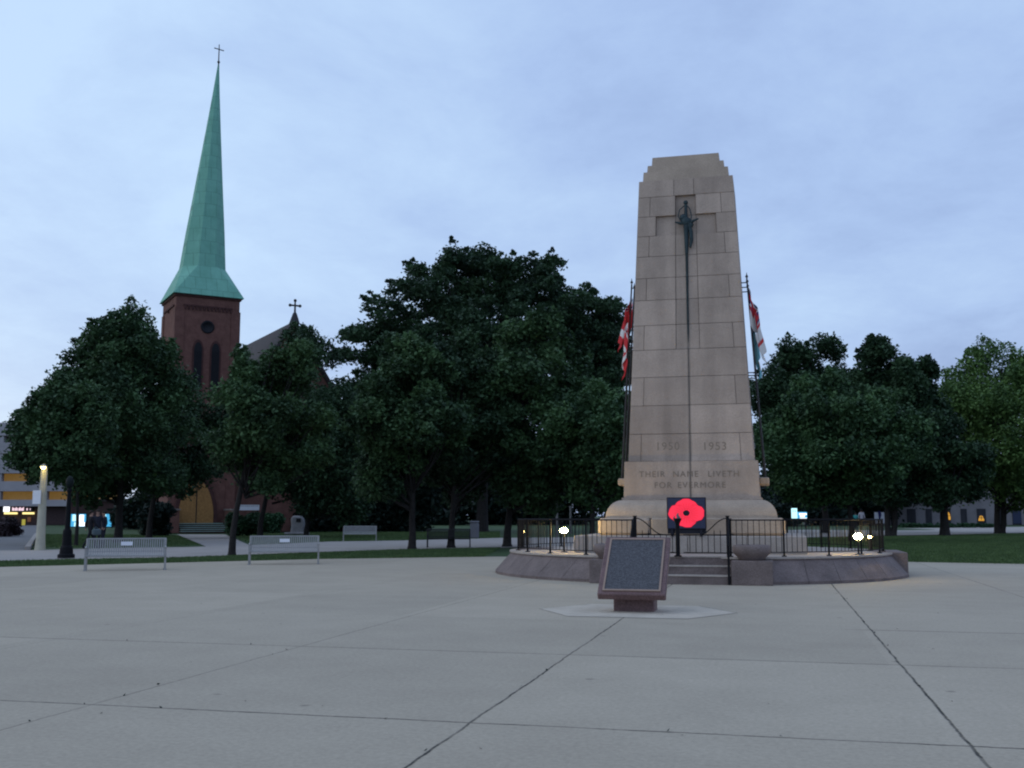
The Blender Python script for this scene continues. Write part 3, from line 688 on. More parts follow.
for s in (-1, 1):
    names = ('nearest', 'middle', 'farthest')
    for k, y in enumerate((-.62, 0, .62)):
        xb, xt = s * 1.93, s * 1.585; zb, zt_ = 2.5, 8.02
        p = empty('flagpole', (AX + xb, AYC + y, zb), label='%s of three slim dark flagpoles fixed to the %s side of the monument' % (names[k], 'right' if s > 0 else 'left'), cat='flagpole', group='flagpoles fixed to the sides of the monument')
        mb = MB(); mb.tube([(0, 0, 0), (xt - xb, 0, zt_ - zb)], [.035, .022], 8); mb.build('pole', M['iron_post'], p)
        mb = MB(); mb.ball((xt - xb, 0, zt_ - zb + .05), .04); mb.tube([(xt - xb, 0, zt_ - zb + .08), (xt - xb, 0, zt_ - zb + .17)], [.02, .004], 6); mb.build('finial', M['iron_post'], p)
        for zb_ in (7.9, 5.4):
            t = (zb_ - zb) / (zt_ - zb); xx = xb + (xt - xb) * t; mb = MB(); mb.tube([(xx - xb, 0, zb_ - zb), (s * (hw(zb_) - .02) - xb, 0, zb_ - zb)], .016, 6); mb.build('bracket', M['iron_post'], p)
def fl_loc(s, y, z):
    t = (z - 2.5) / 5.52; return (AX + s * (1.93 + (1.585 - 1.93) * t) , AYC + y, z)
LN = .044
cloth('flag', canada, FM, fl_loc(-1, -.62, 7.55), 'limp red and white leaf flag hanging lowest left of the monument', 1.8, .95, 1.75, .22, -1, 0.4, lean=-LN)
cloth('flag', ensign_red, FM, fl_loc(-1, .05, 7.75), 'limp red flag bulging out to the left behind the leaf flag beside the monument', 1.8, .85, .95, .60, -1, 2.0, lean=-LN)
cloth('flag', ensign_white, FM, fl_loc(1, -.62, 7.75), 'limp white flag with red cross and navy corner right of the monument', 1.8, 1.05, 1.45, .62, 1, 1.2, lean=.012)
cloth('flag', ensign_air, FM, fl_loc(1, .05, 7.55), 'limp pale blue flag showing below the white flag right of the monument', 1.8, .95, 1.80, .20, 1, 3.3, lean=LN)

# ---- illuminated poppy sign standing on the lower step
sg = empty('poppy_sign', (AX - .02, 27.28, PH + .43), label='square dark display board with a glowing red poppy in front of the monument', cat='sign')
SW, SHh, SZ = .98, .80, .17
mb = MB(); mb.rbox((0, 0, SZ + SHh / 2), (SW, .12, SHh), .012); mb.build('case', M['screen_case'], sg)
mb = MB(); mb.box((0, -.0625, SZ + SHh / 2), (SW - .05, .005, SHh - .05)); mb.build('screen', M['screen_navy'], sg)
mb = MB()
for x in (-.36, .36): mb.box((x, 0, SZ / 2), (.06, .3, SZ))
mb.box((0, .02, .12), (.96, .08, .12)); mb.build('stand', M['screen_case'], sg)
def petal(mb, cx, cz, rx, rz, y, a0, mi=0):
    n = 40; vs = [(cx, y, cz)]
    for i in range(n):
        a = 2 * math.pi * i / n; k = 1 + .035 * math.sin(a * 5 + a0) + .02 * math.sin(a * 11 + a0)
        vs.append((cx + rx * k * math.cos(a), y, cz + rz * k * math.sin(a)))
    mb.add(vs, [(0, 1 + i, 1 + (i + 1) % n) for i in range(n)], mi)
pz = SZ + SHh / 2 + .005
for i, (dx, dz, rx, rz) in enumerate(((0, .15, .27, .20), (0, -.15, .25, .20), (-.23, .0, .21, .20), (.23, .0, .21, .20))):
    mb = MB(); petal(mb, dx, pz + dz, rx + .010, rz + .010, -.0672 - i * .002, i * 1.7, 1); petal(mb, dx, pz + dz, rx, rz, -.068 - i * .002, i * 1.7)
    for q in range(7):   # veins
        a = math.atan2(dz, dx) + (q - 3) * .28; c, s_ = math.cos(a), math.sin(a)
        p0 = Vector((c * .11, 0, s_ * .10)); p1 = Vector((c * .30, 0, s_ * .26)); t = Vector((-s_, 0, c)) * .006; yy = -.0695 - i * .002
        mb.add([(p0.x - t.x, yy, pz + p0.z - t.z), (p0.x + t.x, yy, pz + p0.z + t.z), (p1.x + t.x, yy, pz + p1.z + t.z), (p1.x - t.x, yy, pz + p1.z - t.z)], [(0, 1, 2, 3)], 1)
    mb.build('petal', [M['poppy_red'], M['poppy_vein']], sg)
mb = MB(); petal(mb, 0, pz, .085, .072, -.079, .3); mb.build('flower_centre', M['screen_case'], sg)

# ---- railings
RR = 4.90
def rail_section(t0, t1, label, posts_every=1.35):
    root = empty('iron_railing', (AX, AYC, PH), label=label, cat='railing', group='iron railings round the edge of the platform')
    L_ = abs(t1 - t0) * RR; n = max(2, round(L_ / .135)); top = .84; bot = .10
    for z, r_, nm in ((top, .018, 'top_rail'), (bot, .012, 'bottom_rail')):
        mb = MB(); mb.tube([(*pol(t0 + (t1 - t0) * i / 40, RR), z) for i in range(41)], r_, 6); mb.build(nm, M['iron'], root)
    mb = MB(); mb.tube([(0, 0, bot), (0, 0, top)], .0085, 5, smooth=False); proto = None
    for i in range(1, n):
        t = t0 + (t1 - t0) * i / n
        if proto is None: proto = o = mb.build('picket', M['iron'], root)
        else: o = proto.copy(); SC.collection.objects.link(o); o.parent = root
        o.location = (*pol(t, RR), 0)
    npost = max(2, round(L_ / posts_every)) + 1; proto = None
    for i in range(npost):
        t = t0 + (t1 - t0) * i / (npost - 1)
        if proto is None:
            mb = MB(); mb.box((0, 0, .43), (.042, .042, .86)); mb.box((0, 0, .012), (.11, .11, .024)); proto = o = mb.build('post', M['iron'], root)
        else: o = proto.copy(); SC.collection.objects.link(o); o.parent = root
        o.location = (*pol(t, RR), 0)
GA = math.asin(1.13 / RR)
rail_section(GA, R(88), 'black iron railing along the front right edge of the platform')
rail_section(-R(88), -GA, 'black iron railing along the front left edge of the platform')
rail_section(R(91), R(178), 'black iron railing along the back right edge of the platform behind the monument')
rail_section(-R(178), -R(91), 'black iron railing along the back left edge of the platform behind the monument')
gy = -math.cos(GA) * RR
gate = empty('iron_gate', (AX, AYC + gy, PH), label='low black iron gate with a dipping top rail across the head of the steps', cat='gate')
for s in (-1, 1):
    mb = MB(); mb.box((s * 1.07, 0, .46), (.07, .07, .92)); mb.box((s * 1.07, 0, .93), (.09, .09, .02)); mb.build('gate_post', M['iron'], gate)
    mb = MB()
    pth = []
    for i in range(13):
        t = i / 12; x = 1.07 + (-.50) * t; z = .50 + .38 * (0.5 + .5 * math.cos(math.pi * t)); pth.append((s * (1.04 - .62 * t), 0, z))
    mb.tube(pth, .014, 6); mb.build('swept_rail', M['iron'], gate)
    mb = MB(); mb.tube([(s * 1.05, 0, .50), (s * .05, 0, .50)], .014, 6); mb.build('top_rail', M['iron'], gate)
    mb = MB(); mb.tube([(s * 1.05, 0, .09), (s * .05, 0, .09)], .012, 6); mb.build('bottom_rail', M['iron'], gate)
    for i in range(1, 7):
        mb = MB(); mb.tube([(s * (.06 + .14 * i), 0, .09), (s * (.06 + .14 * i), 0, .50 if i < 5 else .60)], .009, 5, smooth=False); mb.build('picket', M['iron'], gate)
tc_ = empty('bronze_torch', (AX - .07, AYC + gy - .09, PH), label='dark bronze torch on a post before the glowing poppy sign', cat='torch')
mb = MB(); mb.tube([(0, 0, 0), (0, 0, .55), (0, 0, .66)], [.05, .05, .045], 8); mb.box((0, 0, .015), (.16, .16, .03)); mb.build('post', M['iron'], tc_)
mb = MB(); mb.lathe([(.03, .62), (.05, .66), (.045, .72), (.06, .78), (.095, .86), (.10, .88), (.07, .875), (0, .84)], n=14); mb.build('bowl', M['iron'], tc_)
mb = MB(); mb.tube([(0, 0, .83), (.03, 0, .90), (.0, 0, .96), (.03, 0, 1.01)], [.05, .045, .025, .006], 8); mb.tube([(-.05, 0, .84), (-.08, 0, .9), (-.06, 0, .95)], [.03, .02, .004], 6); mb.build('flame', M['bin_metal'], tc_)
for s, lb in ((1, 'black iron handrail down the right side of the front steps'), (-1, 'black iron handrail down the left side of the front steps, behind the plaque')):
    h = empty('handrail', (AX + s * 1.10, AYC, 0), label=lb, cat='handrail', group='handrails of the front steps')
    mb = MB(); mb.tube([(0, gy - .05, PH + .86), (0, -4.98, PH + .80), (0, yf - .02, .93), (0, yf - .10, .86)], .022, 7); mb.build('rail', M['iron'], h)
    mb = MB(); mb.tube([(0, yf - .03, -.01), (0, yf - .03, .92)], .026, 7); mb.build('post', M['iron'], h)

# ---- floodlights
def flood(px, py, Y, r, gm, label, face=True):
    P = AY(px, py, Y); root = empty('floodlight', (P.x, P.y, PH), label=label, cat='floodlight', group='floodlights on the platform'); h = P.z - PH
    mb = MB(); mb.tube([(0, 0, 0), (0, 0, h - r * .9)], .025, 8); mb.lathe([(.09, 0), (.09, .02), (.03, .03)], n=14); mb.build('stand', M['flood_body'], root)
    mb = MB(); mb.lathe([(r * .3, -r * 1.15), (r * .95, -r * .95), (r * 1.05, -r * .62), (r * .9, -r * .60)], (0, 0, h), 16); mb.build('housing', M['flood_body'], root)
    mb = MB(); mb.ball((0, 0, h), r * .85, sc=(1.2, 1.2, .85)); mb.build('lens', M[gm], root)
flood(858, 536.5, 27.4, .10, 'lamp_glass', 'bright warm floodlight on the right of the platform behind the railing')
flood(564, 530.5, 27.4, .095, 'lamp_glass', 'bright warm floodlight on the left of the platform behind the railing')
flood(869.5, 537, 30.2, .05, 'lamp_glass_soft', 'small dimmer floodlight at the far right end of the platform')
flood(523, 531.5, 31.2, .06, 'lamp_glass_soft', 'small dimmer floodlight at the far left end of the platform')

# ---- lectern with bronze plaque
lec = empty('stone_lectern', (-2.22, 17.62, 0.0), label='tilted reddish granite lectern holding a dark bronze plaque in front of the steps', cat='lectern')
mb = MB(); mb.rbox((0, .10, .13), (.66, .50, .30), .02); mb.build('pedestal', M['granite_red'], lec)
tilt = math.atan2(.86, 1.02); Lh = 1.38; rot = Matrix.Rotation(tilt, 3, 'X')
cen = Vector((0, .09, .695))
mb = MB(); mb.rbox(cen, (1.09, Lh, .13), .015, rot=rot)
mb.add([(-.3, -.12, .24), (.3, -.12, .24), (.3, .32, .24), (-.3, .32, .24), (-.3, -.30, .42), (.3, -.30, .42), (.3, .34, .86), (-.3, .34, .86)], [(3, 2, 1, 0), (4, 5, 6, 7), (0, 1, 5, 4), (1, 2, 6, 5), (2, 3, 7, 6), (3, 0, 4, 7)])
mb.build('slab', M['granite_red'], lec)
def onslab(x, y, z): return cen + rot @ Vector((x, y, .065 + z))
mb = MB()
for (cx, cy, w, h) in ((0, .61, .93, .03), (0, -.61, .93, .03), (-.45, 0, .03, 1.19), (.45, 0, .03, 1.19)): mb.box(onslab(cx, cy, .012), (w, h, .024), rot=rot)
mb.build('plaque_border', M['bronze_edge'], lec)
mb = MB(); mb.box(onslab(0, 0, .007), (.87, 1.19, .014), rot=rot); mb.build('plaque', M['bronze_dark'], lec)

# ================================================================== BENCHES
def bench(loc, rz, label, metal='silver_metal', plate=True, L_=2.15):
    root = empty('park_bench', loc, rz, label=label, cat='bench', group='metal slatted benches round the square')
    m = M[metal]; hw_ = L_ / 2
    # slats sweep from the front of the seat, back and up the backrest
    prof = [(-.02, .40), (-.015, .43), (.03, .445), (.22, .425), (.40, .41), (.455, .43), (.485, .49), (.53, .68), (.575, .86)]
    n = 34; seat = MB(); back = MB()
    for i in range(n):
        x = -hw_ + .07 + (L_ - .14) * i / (n - 1); w = .034
        for a, b, tgt in [(prof[j], prof[j + 1], seat if j < 4 else back) for j in range(8)]:
            d = Vector((0, b[0] - a[0], b[1] - a[1])).normalized(); nn = Vector((0, -d.z, d.y)) * .008
            P0, P1 = Vector((x, *a)), Vector((x, *b)); wx = Vector((w / 2, 0, 0))
            tgt.hexa([P0 - wx - nn, P0 + wx - nn, P0 + wx + nn, P0 - wx + nn, P1 - wx - nn, P1 + wx - nn, P1 + wx + nn, P1 - wx + nn])
    seat.tube([(-hw_ + .04, -.02, .40), (hw_ - .04, -.02, .40)], .018, 8); back.tube([(-hw_ + .03, .578, .875), (hw_ - .03, .578, .875)], .022, 8)
    back.tube([(-hw_ + .04, .50, .52), (hw_ - .04, .50, .52)], .014, 6); seat.tube([(-hw_ + .04, .40, .395), (hw_ - .04, .40, .395)], .016, 6)
    seat.build('seat', m, root); back.build('backrest', m, root)
    for s in (-1, 1):
        x = s * (hw_ - .02)
        for (y, zt_, nm) in ((.03, .64, 'leg'), (.52, .60, 'leg')):
            mb = MB(); mb.box((x, y, zt_ / 2), (.055, .06, zt_)); mb.box((x, y, .01), (.09, .12, .02)); mb.build(nm, m, root)
        mb = MB(); mb.tube([(x, -.05, .63), (x, .02, .66), (x, .3, .655), (x, .54, .62)], [.02, .024, .024, .02], 7); mb.build('armrest', m, root)
        mb = MB(); mb.tube([(x, .48, .42), (x, .53, .68), (x, .58, .89)], .025, 7); mb.tube([(x, -.02, .40), (x, .48, .40)], .022, 7); mb.build('end_frame', m, root)
    if plate:
        mb = MB(); mb.box((0, .515, .74), (.32, .012, .11), rot=Matrix.Rotation(R(-13), 3, 'X')); mb.build('name_plate', M['white_plate'], root)
    return root
def bench_at(pa, pb, label, turn=-1.5, **k):
    a, b = G(*pa), G(*pb); c = (a + b) / 2; ang = math.atan2(-c.x, c.y) + R(turn)     # faces the middle of the plaza
    L_ = (pb[0] - pa[0]) / F * depth(c) / math.cos(ang - YAW); bench((c.x, c.y, -.0), ang + (math.pi if L_ < 0 else 0), label, L_=abs(L_), **k)
bench_at((88, 571.5), (161, 569.5), 'pale metal slatted bench with a name plate at the left edge of the plaza')
bench_at((249, 565.5), (317, 563.5), 'pale metal slatted bench with a name plate, second from the left along the plaza edge')
bench_at((343, 541), (376, 540.5), 'distant pale metal bench on the lawn beyond the footpath', plate=False)
bench_at((470, 546.5), (427, 547.5), 'dark metal bench seen from behind between tree trunks beside the footpath', metal='iron_post', plate=False)

# ================================================================== LAMP POSTS, BIN, SIGNS
B = G(66, 558); lp = empty('street_lamp', (B.x, B.y, 0), label='black iron lamp post with a flared stepped foot left of the first bench', cat='street lamp')
mb = MB(); mb.lathe([(.30, 0), (.30, .12), (.24, .16), (.22, .38), (.17, .46), (.155, .95), (.13, 1.05), (0, 1.06)], n=12, smooth=False); mb.build('base', M['iron'], lp)
mb = MB(); mb.tube([(0, 0, .95), (0, 0, 2.5)], [.10, .065], 12); mb.lathe([(.08, 2.4), (.10, 2.45), (.08, 2.52), (.05, 2.56)], n=12); mb.build('pole', M['iron'], lp)
mb = MB(); mb.lathe([(.05, 2.54), (.10, 2.58), (.14, 2.70), (.14, 2.82), (.10, 2.92), (.04, 2.98), (0, 2.99)], n=14); mb.build('lamp_globe', mat('smoked_glass', (.015, .02, .02), .6, spec=.1), lp)
B = G(40, 549.5); lp = empty('street_lamp', (B.x, B.y, 0), label='cream painted pole with a small lit lamp near its top beside the lawn', cat='street lamp')
hT = EYE + (514 - 466) / F * depth(B)
mb = MB(); mb.tube([(0, 0, -.05), (0, 0, .5), (0, 0, hT)], [.24, .20, .14], 14); mb.build('pole', M['cream_paint'], lp)
mb = MB(); mb.tube([(0, 0, hT - .1), (.1, -.15, hT + .1), (.25, -.35, hT + .12)], .03, 7); mb.lathe([(.02, .12), (.14, .06), (.16, 0)], (.25, -.4, hT), 12); mb.build('lamp_arm', M['cream_paint'], lp)
mb = MB(); mb.ball((.25, -.4, hT - .0), .095); mb.build('lamp', mat('lamp_post_glow', (1, .9, .5), .3, emit=(1, .78, .25), estr=30), lp)
mb = MB(); mb.box((-.12, -.26, EYE + (514 - 496) / F * depth(B)), (.42, .03, .62)); mb.build('notice_plate', M['white_plate'], lp)

for bx, by, yt, lab in ((557, 537, 500, 'slim pale post standing behind the left railing under the trees'), (570.5, 533, 506, 'thin faint grey post just right of the slim pale post behind the left railing')):
    B = G(bx, by); h = EYE + (514 - yt) / F * depth(B); o = empty('bollard_post', (B.x, B.y, 0), label=lab, cat='post')
    mb = MB(); mb.tube([(0, 0, -.05), (0, 0, h)], [.10, .08], 10); mb.build('post', M['bark_pale'], o)
    mb = MB(); mb.lathe([(.12, h - .04), (.13, h + .03), (.06, h + .10), (0, h + .11)], n=10); mb.build('cap', M['bark_pale'], o)

B = G(474.5, 538); o = empty('litter_bin', (B.x, B.y, 0), label='upright grey litter bin standing beyond the dark bench', cat='litter bin')
mb = MB(); mb.rbox((0, 0, .5), (.52, .52, 1.0), .03); mb.build('body', M['bin_metal'], o)
mb = MB(); mb.rbox((0, 0, 1.10), (.56, .56, .12), .04); mb.box((0, 0, 1.02), (.4, .4, .08)); mb.build('lid', M['bin_metal'], o)

def ground_h(px, py, base):   # height above ground of photo row py at the distance of the foot `base`
    return EYE + (514 - py) / F * depth(base)
# memorial boulder
B = G(297, 534.6); k = depth(B) / F
mb = MB(); vs = []
outl = [(-6.5, 0), (6.5, 0), (7.5, 9), (7.0, 15), (4.5, 18.5), (-3.5, 18.8), (-6.0, 16), (-5.5, 8)]
mb.prism([(x * k, z * k) for x, z in outl], -.28, .28)
mb.v = [(x, z, y) for x, y, z in mb.v]; mb.f = [f[::-1] for f in mb.f]
root = empty('memorial_stone', (B.x, B.y, 0), YAW, label='upright grey memorial boulder with a small dark plaque on the church lawn', cat='memorial stone')
o = mb.build('boulder', M['memorial_stone'], root); bv = o.modifiers.new('b', 'BEVEL'); bv.width = .12; bv.segments = 3
mb = MB(); mb.box((.15, -.30, 1.15), (.36, .04, .3)); mb.build('plaque', M['louvre'], root)
mb = MB(); mb.rbox((-.0, 0, .09), (1.9, .9, .18), .04); mb.build('footing', M['memorial_stone'], root)
# white notice board
B = G(247, 534.5); k = depth(B) / F
root = empty('notice_board', (B.x, B.y, 0), YAW, label='long low white notice board on posts above the hedge by the church', cat='notice board')
mb = MB(); mb.box((0, 0, ground_h(247, 506.3, B)), (23 * k, .08, 5.4 * k)); mb.build('board', M['white_paint'], root)
mb = MB(); zc = ground_h(247, 504.8, B)
for i in range(11): mb.box((-9.6 * k + i * 1.9 * k, -.044, zc), (.9 * k + (i % 3) * .25 * k, .006, .7 * k))
mb.build('faded_lettering', M['bin_metal'], root)
for x in (-9.5 * k, 9.5 * k): mb = MB(); mb.box((x, .06, ground_h(247, 506, B) / 2), (.1, .06, ground_h(247, 506, B))); mb.build('post', M['iron'], root)
# grey poster board among the right-hand trees
B = G(880, 531); k = depth(B) / F
root = empty('poster_board', (B.x, B.y, 0), YAW, label='pale grey poster board with a dark figure on it between the right-hand tree trunks', cat='sign')
mb = MB(); mb.box((0, 0, ground_h(880, 516.5, B)), (9.6 * k, .08, 11 * k)); mb.build('board', M['white_paint'], root)
o = root.children; mb = MB(); zc = ground_h(880, 514.5, B); mb.prism([(-.16, .45), (.12, .45), (.2, .1), (.05, -.38), (-.08, -.3)][::-1], -.05, -.045); mb.v = [(x, z, y + zc) for x, y, z in mb.v]; mb.build('figure', M['flag_navy'], root)
for x in (-.35, .35): mb = MB(); mb.box((x, .03, ground_h(880, 519, B) / 2), (.08, .08, ground_h(880, 519, B))); mb.build('post', M['iron_post'], root)

# lit sign right of the monument
B = G(800, 529); k = depth(B) / F
root = empty('illuminated_sign', (B.x, B.y, 0), YAW, label='brightly lit white and cyan sign panel far behind the right railing', cat='sign')
mb = MB(); mb.box((-5.2 * k, 0, ground_h(0, 513, B)), (5.6 * k, .12, 12 * k)); mb.build('tall_panel', M['lit_sky'], root)
mb = MB(); mb.box((2.6 * k, 0, ground_h(0, 515, B)), (9.4 * k, .10, 8.6 * k)); mb.build('wide_panel', M['lit_cyan'], root)
mb = MB()
for (x0, x1, y) in ((-.5, 7, 512.8), (.2, 5, 514.8), (0, 7, 517.3)): mb.box(((x0 + x1) / 2 * k, -.056, ground_h(0, y, B)), ((x1 - x0) * k, .01, 1.7 * k))
mb.build('message_bar', M['lit_white'], root)
mb = MB()
for x in (-6.3, -4.2): mb.box((x * k, -.065, ground_h(0, 509.8, B)), (.9 * k, .012, 1.0 * k))
mb.build('icon', M['far_dark'], root)
for x in (-6 * k, 6 * k): mb = MB(); mb.box((x, .05, ground_h(0, 515, B) / 2), (.12, .1, ground_h(0, 515, B))); mb.build('post', M['iron_post'], root)

# ================================================================== PEOPLE
def person(px, py, h, rz, label, top, bottom, pose='stand', bag=None, z=0.0, cat='person', group=None):
    B = G(px, py, z); root = empty('person', (B.x, B.y, z), rz, label=label, cat=cat, group=group)
    s = h / 1.75; st = .16 if pose == 'walk' else (.30 if pose == 'lunge' else .02)
    J = {'pel': (0, 0, .95), 'sp': (0, .0, 1.15), 'ch': (0, -.01, 1.35), 'nk': (0, -.01, 1.50), 'hd0': (0, -.02, 1.57), 'hd': (0, -.03, 1.66), 'hd1': (0, -.02, 1.74)}
    for a, sg in (('l', -1), ('r', 1)):
        f = -st * sg
        J.update({a + 'hip': (sg * .09, 0, .90), a + 'kn': (sg * .10, f * .6 - .03, .49), a + 'an': (sg * .10, f * 1.25, .08), a + 'to': (sg * .11, f * 1.25 - .17, .035),
                  a + 'sh': (sg * .185, 0, 1.43), a + 'el': (sg * .25, f * -.4 + .02, 1.15), a + 'wr': (sg * .25, f * -.7 - .10, .92), a + 'hn': (sg * .245, f * -.8 - .14, .84)})
    E = [('pel', 'sp'), ('sp', 'ch'), ('ch', 'nk'), ('nk', 'hd0'), ('hd0', 'hd'), ('hd', 'hd1')]
    for a in 'lr': E += [('pel', a + 'hip'), (a + 'hip', a + 'kn'), (a + 'kn', a + 'an'), (a + 'an', a + 'to'), ('ch', a + 'sh'), (a + 'sh', a + 'el'), (a + 'el', a + 'wr'), (a + 'wr', a + 'hn')]
    rad = {'pel': (.15, .11), 'sp': (.135, .10), 'ch': (.16, .11), 'nk': (.06, .06), 'hd0': (.07, .08), 'hd': (.085, .10), 'hd1': (.06, .07), 'hip': (.09, .09), 'kn': (.062, .062), 'an': (.045, .05), 'to': (.045, .03), 'sh': (.07, .07), 'el': (.045, .045), 'wr': (.03, .03), 'hn': (.035, .02)}
    keys = list(J); me = bpy.data.meshes.new('body'); me.from_pydata([tuple(c * s for c in J[k_]) for k_ in keys], [(keys.index(a), keys.index(b)) for a, b in E], [])
    o = bpy.data.objects.new('body', me); SC.collection.objects.link(o)
    sk = o.modifiers.new('s', 'SKIN'); sk.use_smooth_shade = True
    for i, k_ in enumerate(keys):
        r_ = rad.get(k_) or rad[k_[1:]]; me.skin_vertices[0].data[i].radius = (r_[0] * s, r_[1] * s); me.skin_vertices[0].data[i].use_root = (k_ == 'pel')
    o.modifiers.new('ss', 'SUBSURF').levels = 1
    dg = bpy.context.evaluated_depsgraph_get(); m2 = bpy.data.meshes.new_from_object(o.evaluated_get(dg)); bpy.data.objects.remove(o)
    mt = [M['skin'], M[top], M[bottom], M['hair'], M['cloth_black']]
    m2.materials.clear()
    for q in mt: m2.materials.append(q)
    for p in m2.polygons:
        c = p.center / s; r2 = abs(c.x)
        if c.z > 1.66 or (c.z > 1.58 and c.y > .02): k_ = 3
        elif c.z > 1.49: k_ = 0
        elif r2 > .2 and c.z < .95: k_ = 0
        elif c.z > .94 or r2 > .21: k_ = 1
        elif c.z > .10: k_ = 2
        else: k_ = 4
        p.material_index = k_; p.use_smooth = True
    o = bpy.data.objects.new('body', m2); SC.collection.objects.link(o); o.parent = root
    mb = MB(); mb.ball((0, .01, 1.70 * s), .105 * s, sc=(.9, 1.02, .85)); mb.build('hair', M['hair'], root)
    if bag:
        mb = MB(); mb.rbox((-.36, -.12, .78), (.22, .40, .30), .06); mb.tube([(-.30, -.25, .92), (-.27, -.14, 1.02), (-.30, .0, .92)], .014, 6); b2 = mb.build('bag', M['cloth_grey'], empty('shoulder_bag', (B.x, B.y, z), rz, label=bag, cat='bag'))
    return root
person(89.5, 549, 1.76, R(150), 'person in black with one leg out, leftmost of the dark group behind the first bench', 'cloth_black', 'cloth_black', 'lunge', bag='dull grey green bag held by the leftmost person of the dark group')
person(96.5, 548, 1.80, R(20), 'person in dark clothes standing in the middle of the group behind the first bench', 'cloth_navy', 'cloth_black')
person(102.8, 547.5, 1.74, R(-30), 'person in dark navy clothes at the right end of the group behind the bench', 'cloth_navy', 'cloth_navy')
tb = gp([(835, 529), (875, 529), (873, 524), (838, 524)])
person(856, 529, 1.72, R(170), 'person in a teal shirt walking away among the trees right of the monument', 'cloth_teal', 'cloth_black', 'walk', z=.10)
person(862, 528.5, 1.86, R(165), 'person in a white shirt walking away beside the person in teal', 'cloth_white', 'cloth_black', 'walk', z=.25)
mb = MB(); mb.prism([(p[0] + (0), p[1]) for p in tb], -.06, .05); 
ctr = G(859, 529); mb = MB(); mb.lathe([(9, -.06), (6, .04), (3, .10), (1.2, .10), (.6, .22), (0, .25)][0:4] + [(0, .12)], (ctr.x, ctr.y, 0), 32); 
tag(mb.build('ground_mound', M['lawn']), kind='structure')

# ================================================================== CHURCH
CANG = math.atan2(math.cos(R(47)), math.sin(R(47)))
P0 = AY(174, 292, 86); ch = empty('brick_church', (P0.x, P0.y, 0), CANG, label='red brick church with square tower and tall pale green copper spire', cat='church')
TW = 6.45; EZ = P0.z; i_ = .28
def lancet(mb, cx, y, z0, z1, w, th=.1, mi=0, n=8):
    zs_ = z1 - w * .95; pts = [(cx - w / 2, z0), (cx + w / 2, z0), (cx + w / 2, zs_)]
    for i in range(1, n): a = i / n; pts.append((cx + w / 2 * (1 - a ** 1.6), zs_ + (z1 - zs_) * math.sin(a * math.pi / 2)))
    pts.append((cx, z1))
    for i in range(n - 1, 0, -1): a = i / n; pts.append((cx - w / 2 * (1 - a ** 1.6), zs_ + (z1 - zs_) * math.sin(a * math.pi / 2)))
    pts.append((cx - w / 2, zs_)); b = len(mb.v); m2 = MB(); m2.prism(pts, y - th, y, mi); m2.v = [(x, z, yy) for x, yy, z in m2.v]; m2.f = [f[::-1] for f in m2.f]
    mb.add(m2.v, m2.f, mi)
# tower body: walls with real window reveals are cut as frames proud of a recessed panel
mb = MB(); mb.box((TW / 2, TW / 2, EZ / 2), (TW - 2 * i_, TW - 2 * i_, EZ - .02))
for cx in (i_ + .35, TW - i_ - .35):
    for cy in (i_ + .35, TW - i_ - .35): mb.box((cx, cy, EZ / 2 - .6), (.86, .86, EZ - 1.4))
tow = mb.build('tower', M['brick'], ch)
mb = MB()
for (x, y, sx, sy_) in ((TW / 2, i_ - .05, TW - 1.9, .12), (i_ - .05, TW / 2, .12, TW - 1.9)):
    mb.box((x, y, EZ - 1.05), (sx, sy_, .16)); nn_ = 13
    for q in range(nn_):
        t = (q + .5) / nn_ - .5
        mb.box((x + (t * sx if sx > sy_ else 0), y, EZ - 1.28), (.16 if sx > sy_ else .12, .12 if sx > sy_ else .16, .30))
mb.box((TW / 2, TW / 2, EZ - .12), (TW - .30, TW - .30, .2))
mb.build('corbel_band', M['brick_dark'], tow)
for cx in (TW * .375, TW * .625):
    mb = MB(); lancet(mb, cx, i_ + .0, 12.9, 17.75, 1.02, .06); fr = mb.build('window', M['brick_dark'], tow)
    mb = MB(); lancet(mb, cx, i_ - .062, 13.1, 17.5, .72, .02)
    for q in range(14): mb.box((cx, i_ - .10, 13.3 + q * .26), (.66, .05, .05))
    mb.build('louvre', M['louvre'], fr)
    mb = MB(); lancet(mb, i_, 0, 12.9, 17.75, 1.02, .06); mb.v = [(i_ - .0 + (v[1]), cx + (v[0] - i_), v[2]) for v in mb.v]; mb.f = [f[::-1] for f in mb.f]; fr = mb.build('window', M['brick_dark'], tow)
mb = MB(); mb.lathe([(.62, 0), (.62, .06), (.45, .08), (.43, .03), (0, .03)], n=24); mb.v = [(TW / 2 + v[0], i_ - v[2], 19.0 + v[1]) for v in mb.v]; mb.mi = [1 if False else 0] * len(mb.mi); mb.build('oculus', M['louvre'], tow)
# spire: splayed skirt turning to an octagon, then a slender octagonal spire
cz_ = 25.05; OC = 2.02; tipz = 46.1
def octp(r, z, dx=0): return [(TW / 2 + dx + r / math.cos(math.pi / 8) * math.cos(R(22.5 + 45 * i)), TW / 2 + r / math.cos(math.pi / 8) * math.sin(R(22.5 + 45 * i)), z) for i in range(8)]
o8 = octp(OC, cz_); sq = [(TW + .04, TW + .04, EZ), (-.04, TW + .04, EZ), (-.04, -.04, EZ), (TW + .04, -.04, EZ)]
mb = MB(); vs = sq + o8
